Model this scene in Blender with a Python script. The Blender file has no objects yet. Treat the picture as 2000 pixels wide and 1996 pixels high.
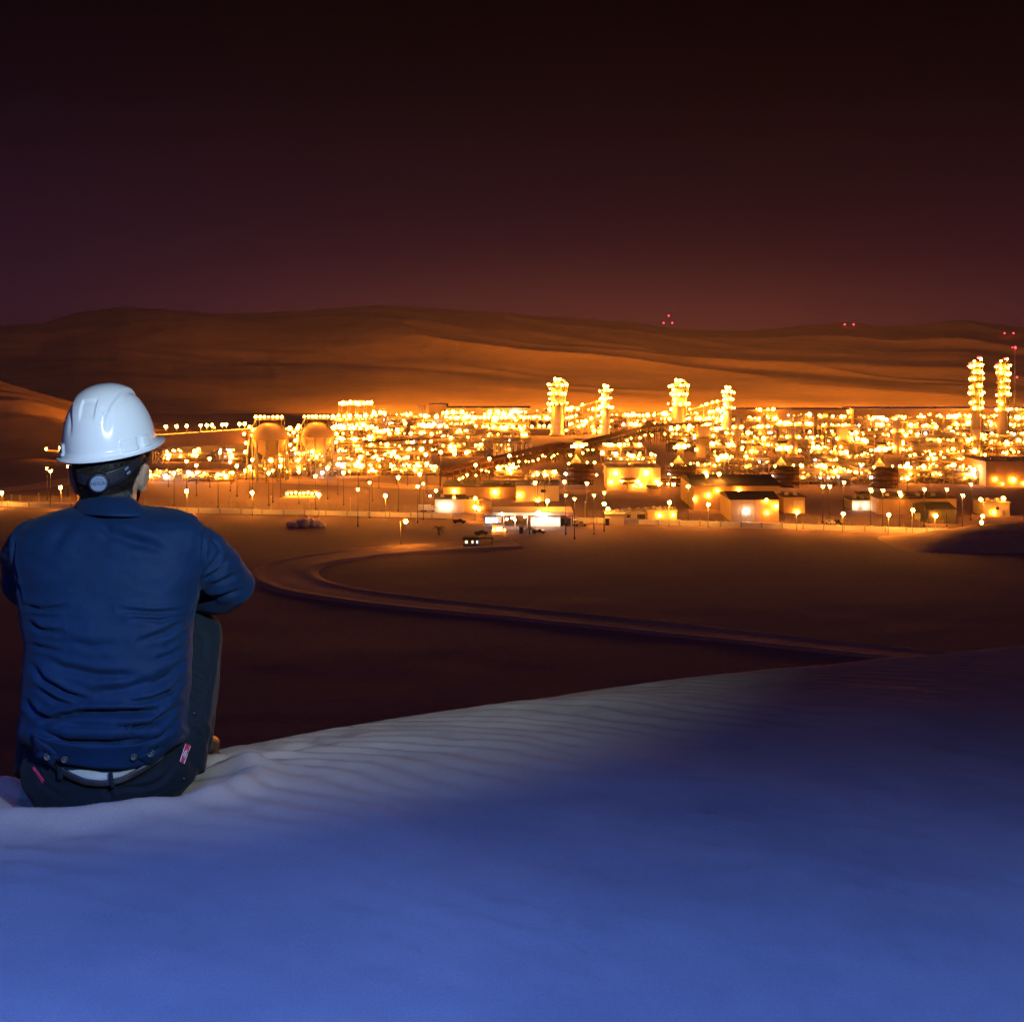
import bpy, math, random
import numpy as np
from mathutils import Vector, Matrix
R = math.radians
random.seed(7)
RNG = np.random.default_rng(11)
scene = bpy.context.scene
COL = scene.collection

# ------------------------------------------------------------------ camera
F = 2260.0            # focal length in pixels of the 2000-pixel-wide photograph
HOR = 690.0           # image row of the horizon
H = 70.0              # eye height above the plain
cam = bpy.data.cameras.new('camera')
cam.sensor_width = 36.0
cam.lens = 36.0 * F / 2000.0
cam.shift_y = -(998.0 - HOR) / 2000.0
cam.clip_start = 0.05
cam.clip_end = 60000
cam_o = bpy.data.objects.new('camera', cam)
cam_o.location = (0, 0, 0)
cam_o.rotation_euler = (R(90), 0, 0)
COL.objects.link(cam_o)
scene.camera = cam_o

# ------------------------------------------------------------------ render / exposure
scene.render.engine = 'CYCLES'
scene.view_settings.view_transform = 'Standard'
scene.view_settings.look = 'None'
scene.view_settings.exposure = 0.0
scene.view_settings.gamma = 1.0
cy = scene.cycles
cy.use_denoising = True
cy.max_bounces = 4
cy.diffuse_bounces = 2
cy.glossy_bounces = 2
cy.transmission_bounces = 2
cy.volume_bounces = 0
cy.volume_step_rate = 4
cy.sample_clamp_indirect = 6
cy.use_light_tree = True
cy.caustics_reflective = False
cy.caustics_refractive = False

# ------------------------------------------------------------------ night sky
world = bpy.data.worlds.new('World')
scene.world = world
world.use_nodes = True
nt = world.node_tree
for n in list(nt.nodes):
    nt.nodes.remove(n)
wo = nt.nodes.new('ShaderNodeOutputWorld')
bg = nt.nodes.new('ShaderNodeBackground')
tc = nt.nodes.new('ShaderNodeTexCoord')
sp = nt.nodes.new('ShaderNodeSeparateXYZ')
rp = nt.nodes.new('ShaderNodeValToRGB')     # glow of the plant low over the horizon
rl = nt.nodes.new('ShaderNodeValToRGB')     # the same, bluer away from the plant
mx = nt.nodes.new('ShaderNodeMix'); mx.data_type = 'RGBA'
mr = nt.nodes.new('ShaderNodeMapRange')
nt.links.new(tc.outputs['Generated'], sp.inputs[0])
nt.links.new(sp.outputs['Z'], rp.inputs[0])
nt.links.new(sp.outputs['Z'], rl.inputs[0])
nt.links.new(sp.outputs['X'], mr.inputs[0])
mr.inputs['From Min'].default_value = -0.50
mr.inputs['From Max'].default_value = 0.20
def ramp(node, stops):
    el = node.color_ramp.elements
    while len(el) > 1:
        el.remove(el[-1])
    el[0].position = stops[0][0]; el[0].color = (*stops[0][1], 1)
    for p, c in stops[1:]:
        e = el.new(p); e.color = (*c, 1)
    node.color_ramp.interpolation = 'EASE' if False else 'LINEAR'
ramp(rp, [(0.0, (.062, .013, .020)), (0.03, (.050, .0110, .0190)), (0.075, (.029, .0058, .0115)),
          (0.14, (.0115, .0026, .0062)), (0.21, (.0028, .0008, .0028)), (0.29, (.0006, .0002, .0010)), (0.6, (.003, .002, .005))])
ramp(rl, [(0.0, (.024, .0080, .022)), (0.04, (.021, .0073, .0215)), (0.09, (.0165, .0056, .0165)),
          (0.15, (.0095, .0034, .0110)), (0.21, (.0034, .0015, .0058)), (0.29, (.0008, .0005, .0024)), (0.6, (.003, .002, .006))])
nt.links.new(mr.outputs[0], mx.inputs[0])
nt.links.new(rl.outputs[0], mx.inputs[6])
nt.links.new(rp.outputs[0], mx.inputs[7])
nt.links.new(mx.outputs[2], bg.inputs[0])
bg.inputs[1].default_value = 1.0
nt.links.new(bg.outputs[0], wo.inputs[0])

# ------------------------------------------------------------------ added purple fill, the photographer's flash, added blue fill
def add_light(name, kind, loc, target, energy, color, **kw):
    d = bpy.data.lights.new(name, kind)
    d.energy = energy
    d.color = color
    for k, v in kw.items():
        setattr(d, k, v)
    o = bpy.data.objects.new(name, d)
    o.location = loc
    dirv = Vector(target) - Vector(loc)
    o.rotation_euler = dirv.to_track_quat('-Z', 'Y').to_euler()
    COL.objects.link(o)
    return o
add_light('purple_fill', 'SUN', (0, 0, 100), (-20, 60, 0), 0.17, (.44, .24, .80), angle=R(.6))  # unseen fill lamp, added to give the dark ground a purple ambient
flash = add_light('photographer_flash', 'SPOT', (0.70, 0.10, 0.76), (-0.66, 2.92, -0.42), 430, (.58, .81, 1.0),
                  spot_size=R(30), spot_blend=1.0, shadow_soft_size=0.03)
flash.scale = (2.5, 1.0, 1.0)
bar = add_light('blue_edge_fill', 'AREA', (0.0, 0.62, 1.25), (0.0, 0.88, -1.0), 124, (.062, .19, .98),
                shape='RECTANGLE', size=8.0, size_y=0.3, spread=R(98))  # unseen lamp added overhead to turn the nearest sand blue

# ------------------------------------------------------------------ helpers
def W(px, py, Y):
    return Vector(((px - 1000.0) / F * Y, Y, -(py - HOR) / F * Y))
def gy(py):
    return F * H / (py - HOR)
def G(px, py):
    Y = gy(py)
    return Vector(((px - 1000.0) / F * Y, Y, -H))

def smooth01(t):
    t = np.clip(t, 0, 1)
    return t * t * (3 - 2 * t)

def vnoise(x, y, seed=0):
    """value noise on numpy arrays"""
    x = np.asarray(x, float); y = np.asarray(y, float)
    xi = np.floor(x).astype(np.int64); yi = np.floor(y).astype(np.int64)
    xf = x - xi; yf = y - yi
    def h(a, b):
        n = (a * 374761393 + b * 668265263 + seed * 1442695041) & 0x7fffffff
        n = ((n ^ (n >> 13)) * 1274126177) & 0x7fffffff
        n = n ^ (n >> 16)
        return (n & 0xffff) / 65535.0
    u = xf * xf * (3 - 2 * xf); v = yf * yf * (3 - 2 * yf)
    return (h(xi, yi) * (1 - u) + h(xi + 1, yi) * u) * (1 - v) + (h(xi, yi + 1) * (1 - u) + h(xi + 1, yi + 1) * u) * v
def fbm(x, y, seed=0, octv=4):
    a, s, t = 1.0, 0.0, 0.0
    for k in range(octv):
        s = s + a * (vnoise(x, y, seed + k) - .5); t += a
        x = x * 2.03; y = y * 2.03; a *= .5
    return s / t * 2

_T = (1 + 5 ** .5) / 2
class MB:
    """collects boxes, tubes, lathes into one mesh"""
    def __init__(s):
        s.v, s.f, s.m, s.sm = [], [], [], []
    def add(s, verts, faces, mi=0, smooth=False):
        o = len(s.v)
        s.v.extend([tuple(p) for p in verts])
        for f in faces:
            s.f.append(tuple(i + o for i in f)); s.m.append(mi); s.sm.append(smooth)
    def box(s, c, size, mi=0, rz=0.0, top=None):
        x, y, z = size[0] / 2, size[1] / 2, size[2] / 2
        tx, ty = (x, y) if top is None else (x * top[0], y * top[1])
        pts = [(-x, -y, -z), (x, -y, -z), (x, y, -z), (-x, y, -z), (-tx, -ty, z), (tx, -ty, z), (tx, ty, z), (-tx, ty, z)]
        ca, sa = math.cos(rz), math.sin(rz)
        pts = [(c[0] + a * ca - b * sa, c[1] + a * sa + b * ca, c[2] + d) for a, b, d in pts]
        s.add(pts, [(3, 2, 1, 0), (4, 5, 6, 7), (0, 1, 5, 4), (1, 2, 6, 5), (2, 3, 7, 6), (3, 0, 4, 7)], mi)
    def beam(s, p, q, w, mi=0):
        s.tube([p, q], w / 2 * 1.2, 4, mi, smooth=False)
    def tube(s, pts, r, n=8, mi=0, smooth=True, caps=True):
        pts = [Vector(p) for p in pts]
        rs = r if isinstance(r, (list, tuple)) else [r] * len(pts)
        base = len(s.v)
        prev = None
        for i, p in enumerate(pts):
            if i == 0: t = pts[1] - pts[0]
            elif i == len(pts) - 1: t = pts[-1] - pts[-2]
            else: t = (pts[i + 1] - pts[i]).normalized() + (pts[i] - pts[i - 1]).normalized()
            t = t.normalized() if t.length > 1e-9 else Vector((0, 0, 1))
            if prev is None:
                a = Vector((0, 0, 1)) if abs(t.z) < .9 else Vector((1, 0, 0))
                u = t.cross(a).normalized()
            else:
                u = (prev - t * prev.dot(t))
                u = u.normalized() if u.length > 1e-6 else t.orthogonal().normalized()
            prev = u
            w = t.cross(u)
            for k in range(n):
                a = 2 * math.pi * (k + .5) / n
                s.v.append(tuple(p + (u * math.cos(a) + w * math.sin(a)) * rs[i]))
        for i in range(len(pts) - 1):
            for k in range(n):
                k2 = (k + 1) % n
                s.f.append((base + i * n + k, base + i * n + k2, base + (i + 1) * n + k2, base + (i + 1) * n + k)); s.m.append(mi); s.sm.append(smooth)
        if caps:
            s.f.append(tuple(base + k for k in reversed(range(n)))); s.m.append(mi); s.sm.append(False)
            s.f.append(tuple(base + (len(pts) - 1) * n + k for k in range(n))); s.m.append(mi); s.sm.append(False)
    def lathe(s, prof, c=(0, 0, 0), n=20, mi=0, smooth=True, axis='z'):
        """prof: list of (radius, height)"""
        base = len(s.v)
        for r, h in prof:
            for k in range(n):
                a = 2 * math.pi * k / n
                if axis == 'z': p = (c[0] + r * math.cos(a), c[1] + r * math.sin(a), c[2] + h)
                elif axis == 'x': p = (c[0] + h, c[1] + r * math.cos(a), c[2] + r * math.sin(a))
                else: p = (c[0] + r * math.sin(a), c[1] + h, c[2] + r * math.cos(a))
                s.v.append(p)
        for i in range(len(prof) - 1):
            for k in range(n):
                k2 = (k + 1) % n
                s.f.append((base + i * n + k, base + i * n + k2, base + (i + 1) * n + k2, base + (i + 1) * n + k)); s.m.append(mi); s.sm.append(smooth)
        if prof[0][0] > 1e-4:
            s.f.append(tuple(base + k for k in reversed(range(n)))); s.m.append(mi); s.sm.append(False)
        if prof[-1][0] > 1e-4:
            b = base + (len(prof) - 1) * n
            s.f.append(tuple(b + k for k in range(n))); s.m.append(mi); s.sm.append(False)
    def ball(s, c, rad, nu=12, nv=8, mi=0, rot=None):
        rx, ry, rz = rad if isinstance(rad, (tuple, list)) else (rad,) * 3
        vs = []
        for j in range(nv + 1):
            b = math.pi * j / nv - math.pi / 2
            for k in range(nu):
                a = 2 * math.pi * k / nu
                p = Vector((rx * math.cos(b) * math.cos(a), ry * math.cos(b) * math.sin(a), rz * math.sin(b)))
                if rot is not None: p = rot @ p
                vs.append((c[0] + p.x, c[1] + p.y, c[2] + p.z))
        fs = [(j * nu + k, j * nu + (k + 1) % nu, (j + 1) * nu + (k + 1) % nu, (j + 1) * nu + k) for j in range(nv) for k in range(nu)]
        s.add(vs, fs, mi, True)
    def grid(s, P, mi=0, smooth=True, closed=False):
        """P: array rows x cols x 3"""
        r, c = P.shape[:2]
        base = len(s.v)
        s.v.extend(map(tuple, P.reshape(-1, 3)))
        for i in range(r - 1):
            for j in range(c if closed else c - 1):
                j2 = (j + 1) % c
                s.f.append((base + i * c + j, base + i * c + j2, base + (i + 1) * c + j2, base + (i + 1) * c + j)); s.m.append(mi); s.sm.append(smooth)
    def mesh(s, name, mats):
        me = bpy.data.meshes.new(name)
        me.from_pydata(s.v, [], s.f)
        me.validate()
        for m in (mats if isinstance(mats, (list, tuple)) else [mats]):
            me.materials.append(m)
        if len(me.polygons) == len(s.f):
            me.polygons.foreach_set('material_index', s.m)
            me.polygons.foreach_set('use_smooth', s.sm)
        me.update()
        return me
    def build(s, name, mats, parent=None, loc=(0, 0, 0), label=None):
        o = bpy.data.objects.new(name, s.mesh(name, mats))
        COL.objects.link(o)
        o.location = loc
        if parent is not None: o.parent = parent
        if label: o['label'] = label
        return o

def thing(name, label, cat, loc=(0, 0, 0), rz=0.0, group=None):
    o = bpy.data.objects.new(name, None)
    o.empty_display_size = .5
    COL.objects.link(o)
    o.location = loc
    o.rotation_euler = (0, 0, rz)
    o['label'] = label; o['category'] = cat
    if group: o['group'] = group
    return o
def tag(o, label, cat, group=None):
    o['label'] = label; o['category'] = cat
    if group: o['group'] = group
    return o
def copy_thing(root, loc, rz=0.0, label=None, scale=None):
    r = root.copy(); COL.objects.link(r)
    r.location = loc; r.rotation_euler = (0, 0, rz)
    if label: r['label'] = label
    if scale: r.scale = (scale,) * 3
    for ch in [c for c in COL.objects if c.parent == root]:
        c = ch.copy(); COL.objects.link(c); c.parent = r
        for g in [d for d in COL.objects if d.parent == ch]:
            d = g.copy(); COL.objects.link(d); d.parent = c
    return r
ORD = ['first', 'second', 'third', 'fourth', 'fifth', 'sixth', 'seventh', 'eighth', 'ninth', 'tenth', 'eleventh', 'twelfth',
       'thirteenth', 'fourteenth', 'fifteenth', 'sixteenth', 'seventeenth', 'eighteenth', 'nineteenth', 'twentieth']
def nth(i):
    if i < 20: return ORD[i]
    t, u = divmod(i + 1, 10)
    return ({2: 'twentieth', 3: 'thirtieth', 4: 'fortieth', 5: 'fiftieth', 6: 'sixtieth', 7: 'seventieth'}[t] if u == 0
            else {2: 'twenty', 3: 'thirty', 4: 'forty', 5: 'fifty', 6: 'sixty', 7: 'seventy'}[t] + '-' + ORD[u - 1])

# ------------------------------------------------------------------ materials
def mat(name, color, rough=.6, metal=0.0, noise=None, bump=None, spec=.5, coord='Object', sheen=0.0, coat=0.0):
    """noise=(scale, amount): tone variation; bump=(scale, strength, distance)"""
    m = bpy.data.materials.new(name)
    m.use_nodes = True
    t = m.node_tree
    p = t.nodes['Principled BSDF']
    p.inputs['Base Color'].default_value = (*color, 1)
    p.inputs['Roughness'].default_value = rough
    p.inputs['Metallic'].default_value = metal
    p.inputs['Specular IOR Level'].default_value = spec
    p.inputs['Sheen Weight'].default_value = sheen
    p.inputs['Coat Weight'].default_value = coat
    c = t.nodes.new('ShaderNodeTexCoord')
    if noise:
        n = t.nodes.new('ShaderNodeTexNoise')
        n.inputs['Scale'].default_value = noise[0]; n.inputs['Detail'].default_value = 6
        t.links.new(c.outputs[coord], n.inputs['Vector'])
        r = t.nodes.new('ShaderNodeValToRGB')
        a = noise[1]
        r.color_ramp.elements[0].position = .25; r.color_ramp.elements[1].position = .75
        r.color_ramp.elements[0].color = (*[x * (1 - a) for x in color], 1)
        r.color_ramp.elements[1].color = (*[min(1, x * (1 + a)) for x in color], 1)
        t.links.new(n.outputs[0], r.inputs[0])
        t.links.new(r.outputs[0], p.inputs['Base Color'])
    if bump:
        n = t.nodes.new('ShaderNodeTexNoise')
        n.inputs['Scale'].default_value = bump[0]; n.inputs['Detail'].default_value = 4
        t.links.new(c.outputs[coord], n.inputs['Vector'])
        b = t.nodes.new('ShaderNodeBump')
        b.inputs['Strength'].default_value = bump[1]; b.inputs['Distance'].default_value = bump[2]
        t.links.new(n.outputs[0], b.inputs['Height'])
        t.links.new(b.outputs[0], p.inputs['Normal'])
    return m
def glow(name, color, strength):
    m = bpy.data.materials.new(name)
    m.use_nodes = True
    p = m.node_tree.nodes['Principled BSDF']
    p.inputs['Base Color'].default_value = (.3, .3, .3, 1)
    p.inputs['Emission Color'].default_value = (*color, 1)
    p.inputs['Emission Strength'].default_value = strength
    return m
M = {}
M['steel'] = mat('galvanised_steel', (.34, .31, .28), .55, .3, (.4, .25))
M['pale_steel'] = mat('pale_insulated_steel', (.55, .52, .48), .5, .2, (.25, .2))
M['dark_steel'] = mat('dark_steel', (.06, .055, .055), .5, .4, (.5, .3))
M['pipe'] = mat('pipe_lagging', (.48, .44, .38), .45, .4, (.3, .2))
M['rust'] = mat('rusty_steel', (.16, .08, .05), .8, .1, (.6, .4))
M['deck'] = mat('deck_grating', (.30, .27, .24), .7, .2, (.5, .25))
M['concrete'] = mat('concrete', (.42, .39, .34), .9, 0, (.15, .18), (2, .3, .05))
M['pale_wall'] = mat('pale_rendered_wall', (.58, .52, .44), .85, 0, (.12, .12))
M['ochre_wall'] = mat('ochre_cladding', (.45, .33, .22), .8, 0, (.12, .15))
M['roof_dark'] = mat('dark_roofing', (.05, .045, .045), .85, 0, (.2, .3))
M['white_paint'] = mat('white_paint', (.75, .75, .73), .5, 0, (.8, .06))
M['black_rubber'] = mat('black_rubber', (.02, .02, .02), .8)
M['glass'] = mat('dark_glass', (.03, .035, .04), .1, 0, spec=.6)
M['frond'] = mat('palm_frond', (.06, .08, .03), .7, 0, (1, .4))
M['bark'] = mat('palm_bark', (.14, .10, .07), .9, 0, (3, .4))
M['lamp'] = glow('sodium_lamp', (1.0, .28, .022), 150)
M['lamp_dim'] = glow('dim_amber_lamp', (1.0, .36, .05), 2.4)
M['lamp_white'] = glow('white_lamp', (1.0, .70, .46), 60)
M['lamp_street'] = glow('street_lamp_glass', (1.0, .32, .028), 480)
M['lamp_red'] = glow('red_beacon', (1.0, .03, .05), 9)
M['window_lit'] = glow('lit_window', (.75, .85, 1.0), 2.2)
M['window_warm'] = glow('warm_lit_window', (1.0, .72, .40), 2.5)
# ================================================================== terrain
HAZE = 0.5e-4
def sand_material(name, color, lo=.78, hi=1.16, big=.02, bump_scale=220, bump_d=.002, tint=(1.12, 1.0, .92)):
    m = bpy.data.materials.new(name); m.use_nodes = True
    t = m.node_tree; p = t.nodes['Principled BSDF']
    p.inputs['Roughness'].default_value = .95
    p.inputs['Specular IOR Level'].default_value = .15
    c = t.nodes.new('ShaderNodeTexCoord')
    n1 = t.nodes.new('ShaderNodeTexNoise'); n1.inputs['Scale'].default_value = big; n1.inputs['Detail'].default_value = 8; n1.inputs['Roughness'].default_value = .6
    n2 = t.nodes.new('ShaderNodeTexNoise'); n2.inputs['Scale'].default_value = bump_scale; n2.inputs['Detail'].default_value = 3
    t.links.new(c.outputs['Object'], n1.inputs['Vector']); t.links.new(c.outputs['Object'], n2.inputs['Vector'])
    r = t.nodes.new('ShaderNodeValToRGB')
    r.color_ramp.elements[0].position = .3; r.color_ramp.elements[1].position = .7
    r.color_ramp.elements[0].color = (*[x * lo for x in color], 1)
    r.color_ramp.elements[1].color = (*[min(1, x * hi * k) for x, k in zip(color, tint)], 1)
    t.links.new(n1.outputs[0], r.inputs[0])
    g = t.nodes.new('ShaderNodeMix'); g.data_type = 'RGBA'; g.blend_type = 'MULTIPLY'; g.inputs[0].default_value = .55
    r2 = t.nodes.new('ShaderNodeValToRGB')
    r2.color_ramp.elements[0].position = .32; r2.color_ramp.elements[1].position = .62
    r2.color_ramp.elements[0].color = (.76, .75, .74, 1); r2.color_ramp.elements[1].color = (1, 1, 1, 1)
    t.links.new(n2.outputs[0], r2.inputs[0])
    t.links.new(r.outputs[0], g.inputs[6]); t.links.new(r2.outputs[0], g.inputs[7])
    t.links.new(g.outputs[2], p.inputs['Base Color'])
    b = t.nodes.new('ShaderNodeBump'); b.inputs['Strength'].default_value = .45; b.inputs['Distance'].default_value = bump_d
    t.links.new(n2.outputs[0], b.inputs['Height']); t.links.new(b.outputs[0], p.inputs['Normal'])
    return m
M['sand'] = sand_material('dune_sand', (.52, .43, .345), big=1.2, bump_scale=330, bump_d=.0016)
M['plain'] = sand_material('desert_plain', (.200, .145, .155), lo=.90, hi=1.06, big=.009, bump_scale=.5, bump_d=.10)
M['hill'] = sand_material('far_dune_sand', (.44, .33, .16), big=.004, bump_scale=.05, bump_d=1.5)
M['track'] = sand_material('packed_track', (.36, .27, .22), big=.03, bump_scale=.9, bump_d=.1)
M['yard'] = sand_material('yard_sand', (.40, .30, .22), big=.02, bump_scale=.6, bump_d=.1)
M['asphalt'] = mat('asphalt', (.055, .05, .048), .9, 0, (.05, .3))

def np_obj(name, V, faces, mats, smooth=True):
    me = bpy.data.meshes.new(name)
    V = np.asarray(V, np.float32); faces = np.asarray(faces, np.int32)
    me.vertices.add(len(V)); me.vertices.foreach_set('co', V.ravel())
    k = faces.shape[1]
    me.loops.add(faces.size); me.loops.foreach_set('vertex_index', faces.ravel())
    me.polygons.add(len(faces)); me.polygons.foreach_set('loop_start', np.arange(0, faces.size, k, dtype=np.int32))
    me.polygons.foreach_set('loop_total', np.full(len(faces), k, np.int32))
    me.update(calc_edges=True); me.validate()
    me.polygons.foreach_set('use_smooth', np.full(len(me.polygons), smooth))
    for m in (mats if isinstance(mats, (list, tuple)) else [mats]): me.materials.append(m)
    o = bpy.data.objects.new(name, me); COL.objects.link(o)
    return o
def grid_faces(r, c):
    i = np.arange((r - 1) * c).reshape(r - 1, c)[:, :-1].ravel()
    return np.stack([i, i + 1, i + c + 1, i + c], 1)

# ---- the near dune: its crest in plan and height
_CR = np.array([(-6.0, 1.2, -1.6), (-3.0, 2.0, -1.22), (-1.305, 2.95, -1.125), (-.841, 3.30, -1.138), (-.438, 3.60, -1.160), (.062, 4.0, -1.207),
                (.689, 4.5, -1.274), (1.451, 5.0, -1.347), (2.478, 5.6, -1.440), (6, 7.2, -1.75), (14, 10, -2.4), (30, 15, -4.0)])
def crest(x):
    k = np.array([-.12, -.06, 0, .06, .12])
    y = np.mean([np.interp(np.asarray(x) + d, _CR[:, 0], _CR[:, 1]) for d in k], 0)
    z = np.mean([np.interp(np.asarray(x) + d, _CR[:, 0], _CR[:, 2]) for d in k], 0)
    return y, z
def dune_z(x, y, detail=True):
    x = np.asarray(x, float); y = np.asarray(y, float)
    yc, zc = crest(x)
    d = yc - y
    if detail:
        d = d + .02 * fbm(x * 2.5, y * 2.5, 5)
    near = .235 * (1 - np.exp(-np.maximum(d, 0) / .60)) - .012 * np.maximum(d - 2.2, 0)
    e = np.maximum(-d, 0)
    z = zc + near - .60 * e
    z = z - .012 * np.exp(-(d / .03) ** 2)
    if detail:
        # wind ripples running roughly across the view, warped and broken, fading into soft sand near the camera
        warp = .16 * fbm(x * 1.1, y * 1.3, 21, 3) + .05 * fbm(x * 3.4, y * 4.2, 31, 3) + .012 * fbm(x * 11, y * 13, 41, 2)
        q = (y + .22 * x + .10 * np.sin(x * 1.3) + warp)
        lam = .092
        ph = q / lam
        fr = ph - np.floor(ph)
        saw = np.where(fr < .68, fr / .68, (1 - fr) / .32)
        saw = saw * saw * (3 - 2 * saw)
        amp = .0135 * (.55 + .8 * vnoise(x * 2.3, y * 2.9, 77)) * (.07 + .93 * smooth01((1.4 - d) / 1.1)) * smooth01((d + .05) / .12)
        z = z + amp * (saw - .5)
        z = z + .020 * fbm(x * 1.6, y * 1.9, 61, 3) * smooth01((d + .02) / .4)
        z = z + .0025 * fbm(x * 14, y * 16, 71, 3)
        # sand pushed up and scuffed where the man sits and where his feet have dug in
        px, py = x + .935, y - 2.63
        z = z - .045 * np.exp(-((px / .24) ** 2 + (py / .20) ** 2) ** 1.5)
        ring = np.sqrt((px / .27) ** 2 + ((py - .02) / .24) ** 2)
        z = z + .034 * np.exp(-((ring - 1.28) / .17) ** 2) * (.5 + 1.0 * vnoise(x * 7, y * 7, 91)) * (py < .2)
        for fx, fy, s_, dz in ((-.70, 3.05, .05, -.028), (-.62, 3.02, .05, -.022), (-.55, 3.07, .045, -.018), (-.73, 2.93, .04, .016), (-.58, 2.95, .04, .012),
                               (-1.25, 2.42, .09, -.030), (-1.05, 2.33, .10, .016), (-.88, 2.30, .07, -.014), (-.70, 2.36, .10, .012), (-1.18, 2.25, .05, -.018)):
            z = z + dz * np.exp(-(((x - fx) / (s_ * 1.5)) ** 2 + ((y - fy) / s_) ** 2))
    return z
def ax(*segs):
    out = []
    for a, b, s in segs:
        n = max(2, int(round((b - a) / s)))
        out.extend(np.linspace(a, b, n, endpoint=False))
    out.append(segs[-1][1])
    return np.array(out)
xs = ax((-40, -8, 2.5), (-8, -2.6, .2), (-2.6, -1.6, .03), (-1.6, 2.6, .011), (2.6, 3.6, .04), (3.6, 9, .25), (9, 40, 2.0))
ts = ax((-6.5, -4.0, .5), (-4, -2.4, .1), (-2.4, .10, .0105), (.10, .5, .05), (.5, 3, .3), (3, 20, 2.0), (20, 118, 8))
XX, TT = np.meshgrid(xs, ts)
YY = crest(XX)[0] + TT
ZZ = dune_z(XX, YY)
ZZ = np.maximum(ZZ, -H - .6)
dune = np_obj('sand_dune', np.stack([XX, YY, ZZ], -1).reshape(-1, 3), grid_faces(*XX.shape), M['sand'])
dune['kind'] = 'structure'

# ---- the plain, out to the horizon
def plain_z(x, y):
    x = np.asarray(x, float); y = np.asarray(y, float)
    k = smooth01((470 - y) / 150) * smooth01((y - 120) / 60)
    return -H + k * (.55 * fbm(x / 70, y / 60, 3, 4) + .16 * fbm(x / 14, y / 12, 13, 3))
gx = np.concatenate([-np.geomspace(30000, 420, 24), np.linspace(-400, 400, 160), np.geomspace(420, 30000, 24)])
gyv = np.concatenate([[-20000, -3000, -500, -100, 0], np.linspace(60, 500, 150), np.geomspace(510, 45000, 60)])
XX, YY = np.meshgrid(gx, gyv)
o = np_obj('desert_plain', np.stack([XX, YY, plain_z(XX, YY)], -1).reshape(-1, 3), grid_faces(*XX.shape), M['plain'])
o['kind'] = 'structure'

# ---- far dunes behind the plant, on a polar grid (image column, distance)
_SK = np.array([(-900, 700), (-300, 655), (0, 637), (75, 634), (110, 626), (150, 612), (240, 601), (330, 606), (420, 611), (500, 612), (570, 607), (660, 602), (740, 594), (800, 598),
                (900, 607), (980, 609), (1060, 618), (1150, 623), (1230, 629), (1330, 643), (1430, 648), (1500, 643), (1580, 636), (1650, 632), (1750, 640), (1800, 634), (1880, 625),
                (1940, 632), (2000, 640), (2150, 650), (2500, 645), (2900, 690)])
RR = 5200.0
cols = np.arange(-700, 2701, 5.0)
rows = np.concatenate([np.linspace(1210, 5400, 320), np.linspace(5450, 7500, 30)])
CC, DD = np.meshgrid(cols, rows)
th = (CC - 1000) / F
sk = np.mean([np.interp(CC + k, _SK[:, 0], _SK[:, 1]) for k in (-8, 0, 8)], 0) + 1.8 * fbm(CC / 26, CC * 0 + 3, 8, 4)
HT = (HOR - sk) / F * RR                      # crest height relative to the eye
Xh = th * DD
base = -H - 2
t_ = np.clip((DD - 1290) / (RR - 1290), 0, 1)
rise = np.where(DD <= RR, .42 * t_ + .58 * smooth01(t_) ** 1.15, 1 - .6 * smooth01((DD - RR) / 1500))
Zh = base + (HT - base) * rise
def ridged(u, v, seed, sharp=1.35):
    n = 1 - np.abs(fbm(u, v, seed, 3))
    return np.clip(n, 0, 1) ** sharp
w1 = 280 * fbm(Xh / 1100, DD / 1100, 51, 3)
w2 = 280 * fbm(Xh / 1000, DD / 900, 53, 3)
uu = Xh + .50 * DD                              # ridge lines run from the far left down to the near right
bumpk = np.clip(t_ * 3.0, 0, 1) * (DD < RR + 300) * (1 - .93 * smooth01((t_ - .72) / .28))
def soft(n): return smooth01(n) - .5
r1 = ridged((uu + w1 * 1.5) / 760, (DD + w2) / 2600, 61, 1.0)
r2 = ridged((uu * 1.05 + w2 * 1.2) / 330, (DD + w1) / 1300, 66, 1.0)
r3 = ridged((uu + w1) / 150, (DD + w2) / 500, 67, 1.0)
Zh = Zh + bumpk * (60 * (r1 - .75) + 15 * (r2 - .75) + 3 * (r3 - .75))
hills = np_obj('far_dune_hills', np.stack([Xh, DD, Zh], -1).reshape(-1, 3), grid_faces(*CC.shape), M['hill'])
hills['kind'] = 'structure'
hills_grid, HC, HR = Zh.copy(), cols.copy(), rows.copy()

# ---- nearer dune flank on the left, falling to the plant road
cols = np.arange(-900, 520, 4.0)
rows = np.linspace(620, 1750, 230)
CC, DD = np.meshgrid(cols, rows)
th = (CC - 1000) / F
Xh = th * DD
top = np.interp(CC, [-900, -300, 0, 120, 230, 330, 420, 520], [92, 70, 48, 26, 8, -6, -14, -22]) - 12
_k = range(-120, 121, 20)
top = np.mean([np.interp(CC + k, [-900, -300, 0, 120, 230, 330, 420, 520], [20, -4, -22, -38, -58, -70, -74, -76]) for k in _k], 0)
prof = smooth01((DD - 730) / 310) * (1 - smooth01((DD - 1090) / 400))
ramp_ = np.mean([np.interp(CC + k * .4, [-900, 0, 200, 330, 430, 470], [1, 1, .82, .45, .12, 0]) for k in _k], 0)
Zf = -H - 2.5 + (top + H) * prof * ramp_
wv = 60 * fbm(Xh / 240, DD / 240, 81, 3)
Zf = Zf + prof * ramp_ * (9 * (ridged((Xh + wv) / 210, (DD - Xh * .8) / 150, 82) - .7) + 3 * (ridged((Xh - wv) / 80, (DD - Xh * .9) / 60, 83) - .7) + 1.2 * fbm(Xh / 25, DD / 40, 85, 3))
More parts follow.
